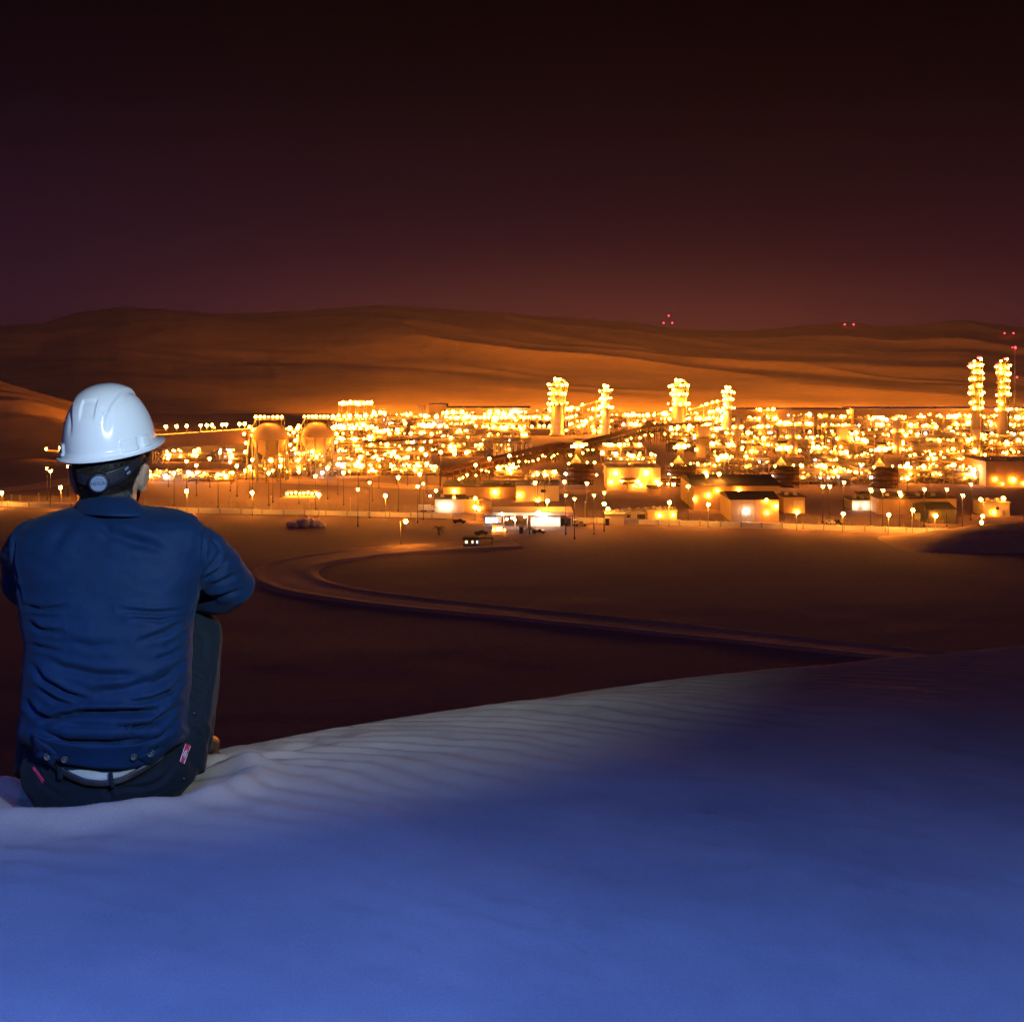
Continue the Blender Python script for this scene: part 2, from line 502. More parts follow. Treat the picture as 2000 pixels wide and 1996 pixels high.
o = np_obj('left_dune_hill', np.stack([Xh, DD, Zf], -1).reshape(-1, 3), grid_faces(*CC.shape), M['hill'])
o['kind'] = 'structure'

# ---- sand mound in front of the fence on the right
c = G(2010, 1062)
u = np.linspace(-75, 75, 90); v = np.linspace(-22, 22, 40)
UU, VV = np.meshgrid(u, v)
hm = 7.6 * smooth01(1 - np.abs(UU / 54)) ** .55 * np.clip(1 - (VV / 20) ** 2, 0, 1) ** .8
hm = hm * (1 + .10 * fbm(UU / 6, VV / 5, 14, 4)) - .35
o = np_obj('sand_mound', np.stack([UU + c.x, VV + c.y, hm - H], -1).reshape(-1, 3), grid_faces(*UU.shape), M['yard'])
o['kind'] = 'structure'

# ---- ribbons laid on the plain
def ribbon(name, pts, width, m, prof=None, lift=.05, n=160, kind='structure'):
    """pts: image points on the ground; width in metres (number or per point)"""
    P = np.array([[*G(a, b)[:2]] for a, b in pts])
    wd = np.array(width if isinstance(width, (list, tuple)) else [width] * len(pts), float)
    s = np.concatenate([[0], np.cumsum(np.linalg.norm(np.diff(P, axis=0), axis=1))])
    q = np.linspace(0, s[-1], n)
    # Catmull-Rom through the points
    idx = np.clip(np.searchsorted(s, q, side='right') - 1, 0, len(s) - 2)
    tt = (q - s[idx]) / (s[idx + 1] - s[idx])
    def gp(i): return P[np.clip(i, 0, len(P) - 1)]
    a, b, c2, d = gp(idx - 1), gp(idx), gp(idx + 1), gp(idx + 2)
    t1 = tt[:, None]
    C = .5 * (2 * b + (c2 - a) * t1 + (2 * a - 5 * b + 4 * c2 - d) * t1 ** 2 + (3 * b - a - 3 * c2 + d) * t1 ** 3)
    T = np.gradient(C, axis=0); T /= np.linalg.norm(T, axis=1)[:, None]
    N = np.stack([-T[:, 1], T[:, 0]], 1)
    wq = np.interp(q, s, wd)
    prof = prof or [(-.5, 0), (-.25, .02), (0, .03), (.25, .02), (.5, 0)]
    V = []
    for off, h in prof:
        XY = C + N * (off * wq)[:, None]
        V.append(np.column_stack([XY, plain_z(XY[:, 0], XY[:, 1]) + lift + h]))
    V = np.stack(V, 1)
    o = np_obj(name, V.reshape(-1, 3), grid_faces(n, len(prof)), m)
    if kind: o['kind'] = kind
    return o
bank = [(-.72, -.4), (-.60, .3), (-.53, .35), (-.45, .08), (-.25, .0), (-.1, .1), (.0, .0), (.25, -.02), (.42, .1), (.53, .35), (.62, .2), (.76, -.4)]
ribbon('desert_track', [(1010, 1063), (900, 1068), (800, 1074), (700, 1083), (610, 1096), (560, 1112), (556, 1130), (600, 1148), (700, 1166), (850, 1184), (1050, 1205), (1300, 1229), (1550, 1256), (1800, 1284), (1950, 1305)],
       [13, 13, 13, 13, 14, 15, 15, 14, 12, 11, 10, 10, 9, 9, 9], M['track'], bank, lift=.35, n=400)
ribbon('patrol_road', [(-200, 976), (100, 985), (300, 993), (600, 1002), (900, 1010), (1200, 1019), (1500, 1029), (1800, 1040), (2100, 1052)], 14, M['track'], lift=.10)
ribbon('plant_road', [(-120, 968), (0, 958), (90, 948), (140, 938), (220, 931), (400, 934), (700, 946), (900, 955), (1150, 962)], 20, M['track'], lift=.14)

# ---- dusty night air over the plain
hz = bpy.data.materials.new('dusty_air'); hz.use_nodes = True
t = hz.node_tree
for n in list(t.nodes): t.nodes.remove(n)
ho = t.nodes.new('ShaderNodeOutputMaterial'); pv = t.nodes.new('ShaderNodeVolumePrincipled')
pv.inputs['Color'].default_value = (.80, .72, .66, 1); pv.inputs['Density'].default_value = HAZE; pv.inputs['Anisotropy'].default_value = .2
t.links.new(pv.outputs[0], ho.inputs['Volume'])
mb = MB(); mb.box((0, 2800, 85), (24000, 9600, 314)); o = mb.build('haze', hz); o['kind'] = 'stuff'
# ================================================================== the plant
DUNE_FILL = 3.4e7  # power of the fill lights added for the dunes
def lamp_mesh(name, glass, nu=10, nv=6):
    b = MB()
    b.ball((0, 0, 0), 1.0, nu, nv, 0)
    b.box((0, .0, 1.12), (.9, .9, .35), 1, top=(.6, .6))     # hood
    return b.mesh(name, [glass, M['steel']])
LAMP = lamp_mesh('lamp', M['lamp'])
LAMPW = lamp_mesh('white_lamp', M['lamp_white'])
LAMPD = lamp_mesh('dim_lamp', M['lamp_dim'])
LAMPS = lamp_mesh('street_lamp_head', M['lamp_street'])
LAMPR = lamp_mesh('beacon', M['lamp_red'])
def lamp(root, loc, r, me=None, name='lamp'):
    o = bpy.data.objects.new(name, me or LAMP)
    COL.objects.link(o); o.parent = root; o.location = loc; o.scale = (r, r, r)
    return o
def S(Y): return F / Y                                     # pixels per metre at a distance

# ---------------------------------------------------------------- steel process modules
def rail(b, x0, x1, y0, y1, z):
    for a, c in (((x0, y0), (x1, y0)), ((x1, y0), (x1, y1)), ((x1, y1), (x0, y1)), ((x0, y1), (x0, y0))):
        b.box(((a[0] + c[0]) / 2, (a[1] + c[1]) / 2, z + 1.1), (abs(a[0] - c[0]) + .12, abs(a[1] - c[1]) + .12, .12))
def module(px, py, w, d, h, nd, style, label, group, nl, rnd, lr=None):
    g = G(px, py)
    t = thing('process_module', label, 'steel structure', g, 0, group)
    X0, X1, Y0, Y1 = -w / 2, w / 2, -d / 2, d / 2
    nb = max(1, int(round(w / 7)))
    b = MB()
    zs = [h * (k + 1) / nd for k in range(nd)]
    xs_ = [X0 + w * k / nb for k in range(nb + 1)]
    for x in xs_:
        for y in (Y0, Y1):
            b.box((x, y, h / 2), (.55, .55, h))
    for z in zs:
        for y in (Y0, Y1):
            b.box((0, y, z - .75), (w - .6, .35, .6))
        for x in xs_:
            b.box((x, 0, z - .76), (.35, d - .6, .5))
    for k in range(nb):
        if rnd.random() < .55:
            z0 = zs[rnd.randrange(nd)]; dz = h / nd
            b.beam((xs_[k], Y0 + .05, z0 - dz + .2), (xs_[k + 1], Y0 + .05, z0 - .6), .28)
            b.beam((xs_[k + 1], Y0 + .05, z0 - dz + .2), (xs_[k], Y0 + .05, z0 - .6), .28)
    b.build('frame', M[rnd.choice(['steel', 'steel', 'rust', 'pipe'])], t)
    for z in zs:
        b = MB()
        ex = rnd.uniform(.4, 1.6)
        b.box((0, 0, z - .3), (w + ex, d + ex, .22))
        rail(b, X0 - ex / 2, X1 + ex / 2, Y0 - ex / 2, Y1 + ex / 2, z - .2)
        b.build('deck', M['deck'], t)
    # vessels
    if style in ('drums', 'mixed'):
        for k, z in enumerate([0] + zs[:-1]):
            if rnd.random() < .75:
                r = min(1.9, h / nd * .32); L = w * rnd.uniform(.45, .8); x = rnd.uniform(-.1, .1) * w
                b = MB()
                b.lathe([(0, -L / 2 - r * .6), (r * .6, -L / 2 - r * .45), (r, -L / 2), (r, L / 2), (r * .6, L / 2 + r * .45), (0, L / 2 + r * .6)], (x, rnd.uniform(-.2, .2) * d, z + r + .5), 14, axis='x')
                b.box((x - L * .3, 0, z + .35), (.5, r * 1.6, .7)); b.box((x + L * .3, 0, z + .35), (.5, r * 1.6, .7))
                b.build('drum', M[rnd.choice(['pale_steel', 'pipe', 'steel'])], t)
    if style in ('columns', 'mixed'):
        for k in range(rnd.randint(1, 3)):
            r = rnd.uniform(1.0, 2.0); hh = h * rnd.uniform(1.0, 1.3)
            x = X0 + w * (k + .5) / 3 + rnd.uniform(-1, 1)
            b = MB()
            b.lathe([(r * 1.15, 0), (r * 1.15, .8), (r, 1.0), (r, hh - r), (r * .8, hh - r * .4), (r * .35, hh), (0, hh + .05)], (x, Y0 + d * rnd.uniform(.3, .7), 0), 14)
            for q in (.5, .8): b.lathe([(r + .9, hh * q), (r + .9, hh * q + .2)], (x, Y0 + d * .5, 0), 14)
            b.build('column_vessel', M[rnd.choice(['pale_steel', 'pipe'])], t)
    if style == 'coolers':
        nf = max(2, int(w / 6))
        for k in range(nf):
            b = MB()
            x = X0 + w * (k + .5) / nf
            b.lathe([(w / nf * .42, 0), (w / nf * .36, .5), (w / nf * .34, 1.7), (w / nf * .38, 1.9)], (x, 0, h), 14)
            b.build('fan_ring', M['pale_steel'], t)
        b = MB(); b.box((0, 0, h - 1.3), (w * .96, d * .9, 1.4)); b.build('tube_bundle', M['steel'], t)
    # pipes: long runs and risers
    b = MB()
    for k in range(rnd.randint(4, 8)):
        z = rnd.choice(zs) - rnd.uniform(1.2, 2.6); y = Y0 + d * rnd.random(); r = rnd.uniform(.16, .42)
        b.tube([(X0 - 1.5, y, z), (X1 + 1.5, y, z)], r, 6)
    for k in range(rnd.randint(3, 6)):
        x = rnd.uniform(X0, X1); r = rnd.uniform(.14, .38); z1 = h * rnd.uniform(.5, 1.12); x2 = x + rnd.uniform(-4, 4)
        b.tube([(x, Y0 - .9, .2), (x, Y0 - .9, z1 * .6), (x2, Y0 - .9, z1 * .6 + .01), (x2, Y0 - .9, z1), (x2, Y0 + 2, z1 + .01)], r, 6)
    b.build('pipework', M[rnd.choice(['pipe', 'pale_steel', 'steel'])], t)
    # lamps along the deck edges and at the foot
    r0 = lr or 2.15 / S(g.y)
    for k in range(nl):
        z = rnd.choice(zs + zs[-1:]) + rnd.uniform(1.2, 2.2) if rnd.random() < .85 else rnd.uniform(2.5, 4.0)
        lamp(t, (X0 + w * rnd.random(), Y0 - 1.3 if rnd.random() < .75 else rnd.uniform(Y0 + 1.5, Y1), z), r0 * rnd.choice([.4, .5, .5, .6, .7, .8, .9, 1.1, 1.4, 1.8]), rnd.choice([LAMPD] * 6 + [LAMPW] + [LAMP] * 14))
    return t

STYLE = {'drums': 'drums', 'columns': 'upright vessels', 'coolers': 'roof fans', 'mixed': 'mixed vessels', 'plain': 'open bays'}
ROWS = [  # ground row, spans, height range (px), lamps per module, what the row stands beside
    (834, [(700, 2100)], (20, 34), 12, 'in the rearmost row'),
    (848, [(640, 1060), (1110, 1300), (1350, 2110)], (22, 38), 13, 'in the last row but one'),
    (864, [(480, 1075), (1290, 2110)], (22, 40), 11, 'in the row behind sphere tanks'),
    (884, [(650, 950), (1300, 1860), (1890, 2100)], (26, 44), 10, 'in the row among the pale chimneys'),
    (906, [(560, 800), (1165, 1290), (1380, 1490), (1575, 1690), (1770, 1910), (1930, 2100)], (28, 46), 10, 'in the row between turbine units'),
    (918, [(520, 860), (1195, 1300), (1385, 1500), (1570, 1700), (1765, 1900)], (20, 36), 10, 'in the row before the turbine units'),
    (944, [(1300, 1420), (1545, 1700), (1745, 1915)], (24, 36), 10, 'in the row behind the warehouses'),
    (899, [(318, 480)], (10, 18), 8, 'in the low row by the hat'),
    (938, [(292, 520)], (8, 15), 10, 'in the low row by the ear'),
    (891, [(850, 1000)], (14, 22), 10, 'below the white vessels'),
    (936, [(965, 1095)], (10, 16), 10, 'before the sloping rack'),
    (925, [(760, 862)], (14, 22), 10, 'at the yard edge'),
    (930, [(500, 760), (1175, 1290), (1380, 1480), (1580, 1680), (1780, 1905)], (26, 40), 9, 'in the front row by the yard'),
]
SIZE = ['squat', 'low', 'mid-height', 'tall']
for gp, spans, hr, nl, where in ROWS:
    rnd = random.Random(gp)
    n = 0
    s = S(gy(gp))
    for a, e in spans:
        x = a
        while x < e - 20:
            wpx = rnd.uniform(48, 105)
            if x + wpx > e: wpx = e - x
            if wpx < 28: break
            st = rnd.choice(['drums', 'columns', 'coolers', 'mixed', 'plain', 'drums', 'coolers'])
            hp = rnd.uniform(*hr)
            if st == 'coolers': hp *= .9
            nd = max(2, min(4, int(hp / s / 5.5)))
            lab = '%s steel frame with %s, %s from left %s' % (SIZE[min(3, int((hp - hr[0]) / (hr[1] - hr[0]) * 4))], STYLE[st], nth(n), where)
            module(x + wpx / 2, gp + rnd.uniform(-3, 3), wpx * .86 / s, rnd.uniform(9, 16), hp / s, nd, st, lab, 'steel process modules of the plant', min(90, int(nl * wpx / 44 + .5)), rnd)
            n += 1
            x += wpx + rnd.uniform(0, 8)

# fill-light masts added behind the plant, only to brighten the dunes
FLN = [0]
def floodlight(loc, aim, watts, size, hgt, label=None):  # invented mast and housing carrying an added fill spot for the dunes
    t = thing('dune_fill_mast', label or '%s added fill-light mast from the left behind the plant, brightening the dunes' % nth(FLN[0]), 'floodlight mast', loc, 0, 'added fill-light masts facing the dunes')
    FLN[0] += 0 if label else 1
    b = MB(); b.tube([(0, -.6, 0), (0, -.6, hgt)], [.25, .18], 8); b.box((0, -.6, .3), (.9, .9, .6)); b.build('pole', M['steel'], t)
    b = MB(); b.box((0, 0, hgt), (2.2, .7, 1.5)); b.box((0, -.45, hgt), (.4, .3, .4)); b.build('lamp_housing', M['steel'], t)
    d = bpy.data.lights.new('dune_fill_beam', 'SPOT'); d.energy = watts; d.color = (1.0, .27, .022); d.spot_size = R(size); d.spot_blend = 1.0; d.shadow_soft_size = 1.2
    l = bpy.data.objects.new('dune_fill_beam', d); COL.objects.link(l); l.parent = t; l.location = (0, 1.0, hgt); l.scale = (1, .32, 1)
    l.rotation_euler = Vector(aim).to_track_quat('-Z', 'Y').to_euler()
BACK = sorted([o for o in COL.objects if o.name.startswith('process_module') and 'rearmost' in o['label']], key=lambda o: o.location.x)
for o in BACK[::2]:
    floodlight(o.location + Vector((0, 62, 0)), (0, 1, -.01), DUNE_FILL, 100, 13)

# ---------------------------------------------------------------- the multi-storey lamp-ringed structure left of centre
def tiered(px, py, label, tiers, lr, nper):
    g = G(px, py); s = S(g.y)
    t = thing('tiered_structure', label, 'steel structure', g)
    rnd = random.Random(px)
    z0 = 0
    b = MB(); bd = []
    for wpx, ztop in tiers:
        w = wpx / s; h = ztop / s
        for k in range(5):
            for y in (-7, 7):
                b.box((-w / 2 + w * k / 4, y, (z0 + h) / 2), (.6, .6, h - z0))
        b.beam((-w / 2, -7, z0), (0, -7, h), .4); b.beam((w / 2, -7, z0), (0, -7, h), .4)
        c = MB(); c.box((0, 0, h), (w + 3, 18, .7)); rail(c, -w / 2 - 1.5, w / 2 + 1.5, -9, 9, h + .4)
        c.build('deck', M['deck'], t)
        for k in range(nper):
            lamp(t, (-w / 2 - 1 + (w + 2) * (k + rnd.uniform(.2, .8)) / nper, -9, h + rnd.uniform(1.2, 2.4)), lr / s * rnd.uniform(.7, 1.3))
        z0 = h
    b.build('frame', M['steel'], t)
    w = tiers[-1][0] / s; nf = 4
    for k in range(nf):
        c = MB(); c.lathe([(w / nf * .42, 0), (w / nf * .35, 1), (w / nf * .38, 3)], (-w / 2 + w * (k + .5) / nf, 0, z0 + .4), 16); c.build('fan_ring', M['pale_steel'], t)
    return t
tiered(697, 868, 'three-tier lamp-ringed cooler tower rising right of the sphere tanks', [(88, 30), (86, 52), (64, 77)], 3.0, 9)
tiered(960, 850, 'long two-tier lamp-ringed deck below the far flat roof', [(260, 14), (180, 32)], 2.8, 22)

# ---------------------------------------------------------------- sphere tanks
def sphere_tank(px, pyc, rpx, gp, label, nl):
    g = G(px, gp); s = S(g.y); r = rpx / s
    zc = (gp - pyc) / s
    t = thing('sphere_tank', label, 'storage tank', g, 0, 'sphere tanks on legs')
    b = MB(); b.ball((0, 0, zc), r, 40, 24); b.lathe([(r * 1.012, -.5), (r * 1.012, .5)], (0, 0, zc), 40)
    b.build('sphere_shell', M['ochre_wall'], t)
    for k in range(10):
        a = 2 * math.pi * (k + .5) / 10
        b = MB(); b.tube([(r * .97 * math.cos(a), r * .97 * math.sin(a), 0), (r * .97 * math.cos(a), r * .97 * math.sin(a), zc)], r * .05, 8); b.build('leg', M['steel'], t)
    b = MB()
    for k in range(10):
        a = 2 * math.pi * (k + .5) / 10; a2 = a + 2 * math.pi / 10
        b.beam((r * .97 * math.cos(a), r * .97 * math.sin(a), zc * .1), (r * .97 * math.cos(a2), r * .97 * math.sin(a2), zc * .75), .3)
    b.build('brace', M['steel'], t)
    b = MB()
    for w_, z in ((1.15, r * .86), ):
        b.box((0, 0, zc + r + .8), (r * 1.5, r * .9, .5)); rail(b, -r * .75, r * .75, -r * .45, r * .45, zc + r + 1)
        for x in (-.7, .7):
            b.box((x * r, -r * .4, zc + r * .83), (.4, .4, r * .45)); b.box((x * r, r * .4, zc + r * .83), (.4, .4, r * .45))
    b.build('top_platform', M['deck'], t)
    b = MB()
    b.tube([(r * .7 * math.cos(q), -r * 1.06 * math.sin(q) - .2, zc + r * math.sin(q * .999) * 1.02) for q in np.linspace(.0, 1.5, 10)] if False else
           [(-r * 1.35, 0, 0), (-r * 1.2, -r * .3, zc * .7), (-r * 1.0, -r * .4, zc + r * .5), (-r * .7, -r * .4, zc + r + .8)], .55, 6)
    b.build('stair', M['steel'], t)
    rnd = random.Random(px)
    for k in range(nl):
        lamp(t, (-r * .72 + r * 1.44 * k / (nl - 1), -r * .45, zc + r + 2.4), 2.4 / s * rnd.uniform(.7, 1.3))
    for x, z in ((-1.35, .3), (-1.25, -.2), (-1.05, .7), (1.2, -.3), (-1.3, -.7)):
        lamp(t, (x * r, -r * .5, zc + z * r), 2.8 / s)
sphere_tank(528, 857, 35, 938, 'larger sphere tank under a lamp-lit platform, nearer the man', 7)
sphere_tank(620, 853, 32, 930, 'sphere tank between the other sphere and the three-tier tower', 7)
sphere_tank(741, 862, 13, 890, 'small sphere tank in front of the cooler decks', 4)

# ---------------------------------------------------------------- absorber towers with pipe bridge
def absorber(px, label, group, ytop, width, gp=852, neck=True):
    g = G(px, gp); s = S(g.y); h = (gp - ytop) / s; r = width / 2 / s
    t = thing('absorber_tower', label, 'process tower', g, 0, group)
    b = MB(); b.lathe([(r * 1.1, 0), (r * 1.1, 2), (r * .92, 2.2), (r * .92, h - r * 1.0), (r * .8, h - r * .45), (r * .4, h - r * .1), (0, h)], (0, 0, 0), 24)
    b.build('column_vessel', M['pale_steel'], t)
    rnd = random.Random(px)
    for q, e in ((.55, 1.5), (.72, 1.2), (.88, 1.45)):
        c = MB(); c.lathe([(r * .9, 0), (r * e, 0), (r * e, .5), (r * .9, .5)], (0, 0, h * q), 20)
        c.lathe([(r * e - .1, 1.5), (r * e, 1.5), (r * e, 1.7), (r * e - .1, 1.7)], (0, 0, h * q), 20)
        c.build('ring_platform', M['deck'], t)
        n = 5 if width > 18 else 4
        for k in range(n):
            a = -math.pi * (k + rnd.uniform(.2, .8)) / n
            lamp(t, (r * e * math.cos(a), r * e * math.sin(a) - .4, h * q + rnd.uniform(1.8, 3)), 2.6 / s * rnd.uniform(.5, 1.2))
    for k in range(5):
        lamp(t, (-r * rnd.uniform(.6, 1.2), -r * 1.1, h * (.5 + .09 * k)), 2.4 / s * rnd.uniform(.5, 1.2))
    if neck:
        c = MB()
        R_ = r * 1.25
        c.tube([(0, 0, h - .5), (r * .3, 0, h + r * .35), (r * .9, 0, h + r * .2), (r * 1.35, 0, h - r * .5), (r * 1.3, 0, h - r * 1.4), (r * 1.0, 0, h - r * 2.2), (r * .98, 0, h * .4)], r * .24, 10)
        c.build('overhead_pipe', M['pale_steel'], t)
    lamp(t, (-r * .3, -r * .3, h + 1.5), 3.0 / s); lamp(t, (r * .4, -r * .3, h + 1.2), 2.4 / s)
GA = 'absorber towers above the plant'
absorber(1088, 'thick absorber tower with bent overhead pipe, the left one of two', GA, 744, 27)
absorber(1183, 'slim absorber tower at the end of a sloping bridge, the left one of two', GA, 757, 17, neck=False)
absorber(1324, 'thick absorber tower with bent overhead pipe, the right one of two', GA, 746, 28)
absorber(1421, 'slim absorber tower at the end of a sloping bridge, the right one of two', GA, 760, 17, neck=False)
def bridge(x0, x1, label):
    gp = 851
    g = G((x0 + x1) / 2, gp); s = S(g.y); w = (x1 - x0) / s
    t = thing('pipe_bridge', label, 'pipe bridge', g, 0, 'pipe bridges between absorber towers')
    h0, h1 = 46 / s, 70 / s
    b = MB()
    for k in range(7):
        x = -w / 2 + w * k / 6; h = h0 + (h1 - h0) * k / 6
        for y in (-4, 4): b.box((x, y, h / 2), (.6, .6, h))
    for q in (0, -8, -16):
        b.beam((-w / 2, -4, h0 + q), (w / 2, -4, h1 + q), .5); b.beam((-w / 2, 4, h0 + q), (w / 2, 4, h1 + q), .5)
    b.build('frame', M['steel'], t)
    b = MB()
    for k in range(5): b.tube([(-w / 2, -3 + k * 1.5, h0 + .8), (w * .35, -3 + k * 1.5, h1 * .94 + .8), (w / 2, -3 + k * 1.5, h1 * .94 + .8)], .6, 7)
    b.build('pipe_run', M['pale_steel'], t)
    rnd = random.Random(x0)
    for k in range(22):
        u = rnd.random(); lamp(t, (-w / 2 + w * u, -4.8, h0 + (h1 - h0) * u + rnd.choice([1.5, -6, -12, -16])), 2.6 / s * rnd.uniform(.5, 1.2))
bridge(1098, 1178, 'sloping lamp-lit pipe bridge between the pair of absorber towers on the left')
bridge(1336, 1415, 'sloping lamp-lit pipe bridge between the pair of absorber towers on the right')

# ---------------------------------------------------------------- tall distillation columns on the right
def tall_column(px, label, ytop, gp):
    g = G(px, gp); s = S(g.y); h = (gp - ytop) / s; r = 8.0 / s
    t = thing('distillation_column', label, 'process tower', g, 0, 'tall distillation columns')
    b = MB(); b.lathe([(r * 1.25, 0), (r * 1.25, h * .3), (r, h * .34), (r, h * .93), (r * .8, h * .97), (r * .3, h), (0, h)], (0, 0, 0), 22)
    b.build('column_vessel', M['pale_steel'], t)
    rnd = random.Random(px)
    for q in (.40, .48, .58, .66, .74, .82, .90, .97):
        e = rnd.uniform(1.45, 1.8)
        c = MB(); c.lathe([(r * .9, 0), (r * e, 0), (r * e, .45), (r * .9, .45)], (0, 0, h * q), 16)
        c.lathe([(r * e - .1, 1.3), (r * e, 1.3), (r * e, 1.5), (r * e - .1, 1.5)], (0, 0, h * q), 16)
        c.build('ring_platform', M['deck'], t)
        for a in (-2.9, -2.2, -1.2, -.4):
            if rnd.random() < .62: lamp(t, (r * e * math.cos(a), r * e * math.sin(a) - .3, h * q + rnd.uniform(1, 3.5)), 2.5 / s * rnd.uniform(.5, 1.25))
    c = MB(); c.tube([(r * .4, 0, h * .98), (r * 1.2, 0, h * .99), (r * 1.5, -.2, h * .93), (r * 1.5, -.2, 2)], r * .2, 8)
    c.tube([(-.2 * r, -r * 1.02, h * .66), (.3 * r, -r * 1.15, h * .62), (.3 * r, -r * 1.15, 2)], r * .13, 8); c.build('downcomer_pipe', M['pipe'], t)
    c = MB()
    for k in range(int(h / 1.2)): c.box((-r * 1.18, -.4, 1 + k * 1.2), (.15, .9, .12))
    c.box((-r * 1.18, -.85, h * .5), (.12, .12, h * .95)); c.box((-r * 1.18, .05, h * .5), (.12, .12, h * .95)); c.build('ladder', M['steel'], t)
    c = MB(); c.box((-r * 1.4, 0, h * .935), (r * 1.6, .5, .5)); c.build('boom', M['steel'], t)
    for x, z in ((.2, 1.03), (.75, 1.03), (-1.9, .955)):
        lamp(t, (r * x, -r, h * z), 2.4 / s, LAMPR, 'beacon')
tall_column(1906, 'tall lamp-ringed distillation column standing left of its twin', 704, 872)
tall_column(1958, 'tall lamp-ringed distillation column standing beside the red-lit mast', 706, 872)

# ---------------------------------------------------------------- pale chimneys and dark gas turbine units
def chimney(px, y0, y1, wpx, label, box=False):
    g = G(px, y1); s = S(g.y); h = (y1 - y0) / s; r = wpx / 2 / s
    t = thing('chimney', label, 'chimney', g, 0, 'pale exhaust chimneys')
    b = MB()
    if box: b.box((0, 0, h / 2), (2 * r, 1.6 * r, h), top=(.9, .9)); b.box((0, 0, h + .2), (1.9 * r, 1.5 * r, .4))
    else: b.lathe([(r * 1.25, 0), (r * 1.2, h * .1), (r, h * .2), (r * .92, h), (r * .78, h), (r * .78, h - 2)], (0, 0, 0), 22)
    b.build('flue', M['pale_wall'], t)
    b = MB(); b.lathe([(r * 1.3, 0), (r * 1.5, 0), (r * 1.5, .4), (r * 1.3, .4)], (0, 0, h * .62), 18); b.lathe([(r * 1.48, 1.1), (r * 1.5, 1.25)], (0, 0, h * .62), 18)
    b.build('ring_platform', M['deck'], t)
    b = MB(); b.box((r * 1.08, -r * .3, h * .5), (.3, .8, h * .9)); b.build('ladder', M['steel'], t)
    for x, q in ((-1.4, .66), (1.4, .66), (-1.2, .2), (1.5, .15)): lamp(t, (x * r, -r * .9, h * q + 1), 2.6 / s)
chimney(1440, 810, 888, 12, 'slim round chimney, leftmost of the pale ones')
chimney(1493, 811, 882, 9, 'thinnest pale chimney, just left of the dark second turbine row')
chimney(1373, 833, 892, 26, 'square pale chimney block right of the second dark exhaust stack', True)
chimney(1547, 838, 890, 17, 'stout pale chimney behind the third dark exhaust stack')
chimney(1646, 838, 900, 20, 'square pale chimney block between the third and fourth exhaust stacks', True)
chimney(1751, 821, 890, 14, 'tapered pale chimney right of the fourth dark exhaust stack')
chimney(1907, 838, 900, 18, 'stout pale chimney below the twin distillation columns')

def turbine(px, gp, label):
    g = G(px, gp); s = S(g.y)
    t = thing('turbine_unit', label, 'turbine unit', g, 0, 'gas turbine units with dark exhaust stacks')
    u = 1 / s
    b = MB()   # duct and flared stack
    b.lathe([(7 * u, 45 * u), (7.5 * u, 47 * u), (7 * u, 66 * u), (6 * u, 70 * u), (6 * u, 80 * u), (9.5 * u, 84 * u), (10 * u, 88 * u), (9 * u, 88 * u)], (0, 8 * u, 0), 20)
    b.box((7 * u, 8 * u, 46 * u), (22 * u, 14 * u, 8 * u), top=(.6, .8))
    b.build('exhaust_stack', M['dark_steel'], t)
    b = MB(); b.lathe([(10 * u, 43 * u), (9.5 * u, 46 * u), (5 * u, 52 * u), (2 * u, 55 * u), (1 * u, 58 * u), (0, 58.2 * u)], (-5 * u, -2 * u, 0), 18); b.build('dome', M['pale_steel'], t)
    for k in range(3):
        b = MB(); r = 4.4 * u; z = (9 + 11.5 * k) * u
        b.lathe([(0, -3 * u), (r * .7, -2 * u), (r, 0), (r, 46 * u), (r * .7, 48 * u), (0, 49 * u)], (-20 * u, -9 * u, z), 16, axis='x'); b.build('drum', M['rust'], t)
    b = MB()
    for k in range(5):
        for y in (-15 * u, -2 * u): b.box((-20 * u + 46 * u * k / 4, y, 20 * u), (1.0 * u, 1.0 * u, 40 * u))
    for z in (2, 14.5, 26, 38): b.box((3 * u, -14 * u, z * u), (50 * u, 1.1 * u, 1.2 * u)); b.box((3 * u, -3 * u, z * u), (50 * u, 1.1 * u, 1.2 * u))
    b.box((3 * u, -8 * u, 41 * u), (54 * u, 18 * u, 1.6 * u))
    b.build('frame', M['dark_steel'], t)
    for x, y, z, r in ((-6, -3, 76, 4.6), (6, -3, 76, 4.6), (14, -4, 78, 2.6), (-13, -4, 74, 2.6), (-20, -16, 42, 2.2), (30, -16, 44, 2.4), (34, -16, 20, 2.2), (16, -16, 44, 1.8)):
        lamp(t, (x * u, y * u, z * u), r * u)
    lamp(t, (-26 * u, -16 * u, 22 * u), 2.6 * u, LAMPW)
for k, (x, y) in enumerate([(1130, 946), (1330, 948), (1530, 951), (1722, 953)]):
    turbine(x, y, ['dark flared exhaust stack over three rusty drums, beside the sloping conveyor', 'dark flared exhaust stack over three rusty drums, behind the long warehouse end',
                   'dark flared exhaust stack over three rusty drums, above the pale cube building', 'dark flared exhaust stack over three rusty drums, behind the long ochre store'][k])

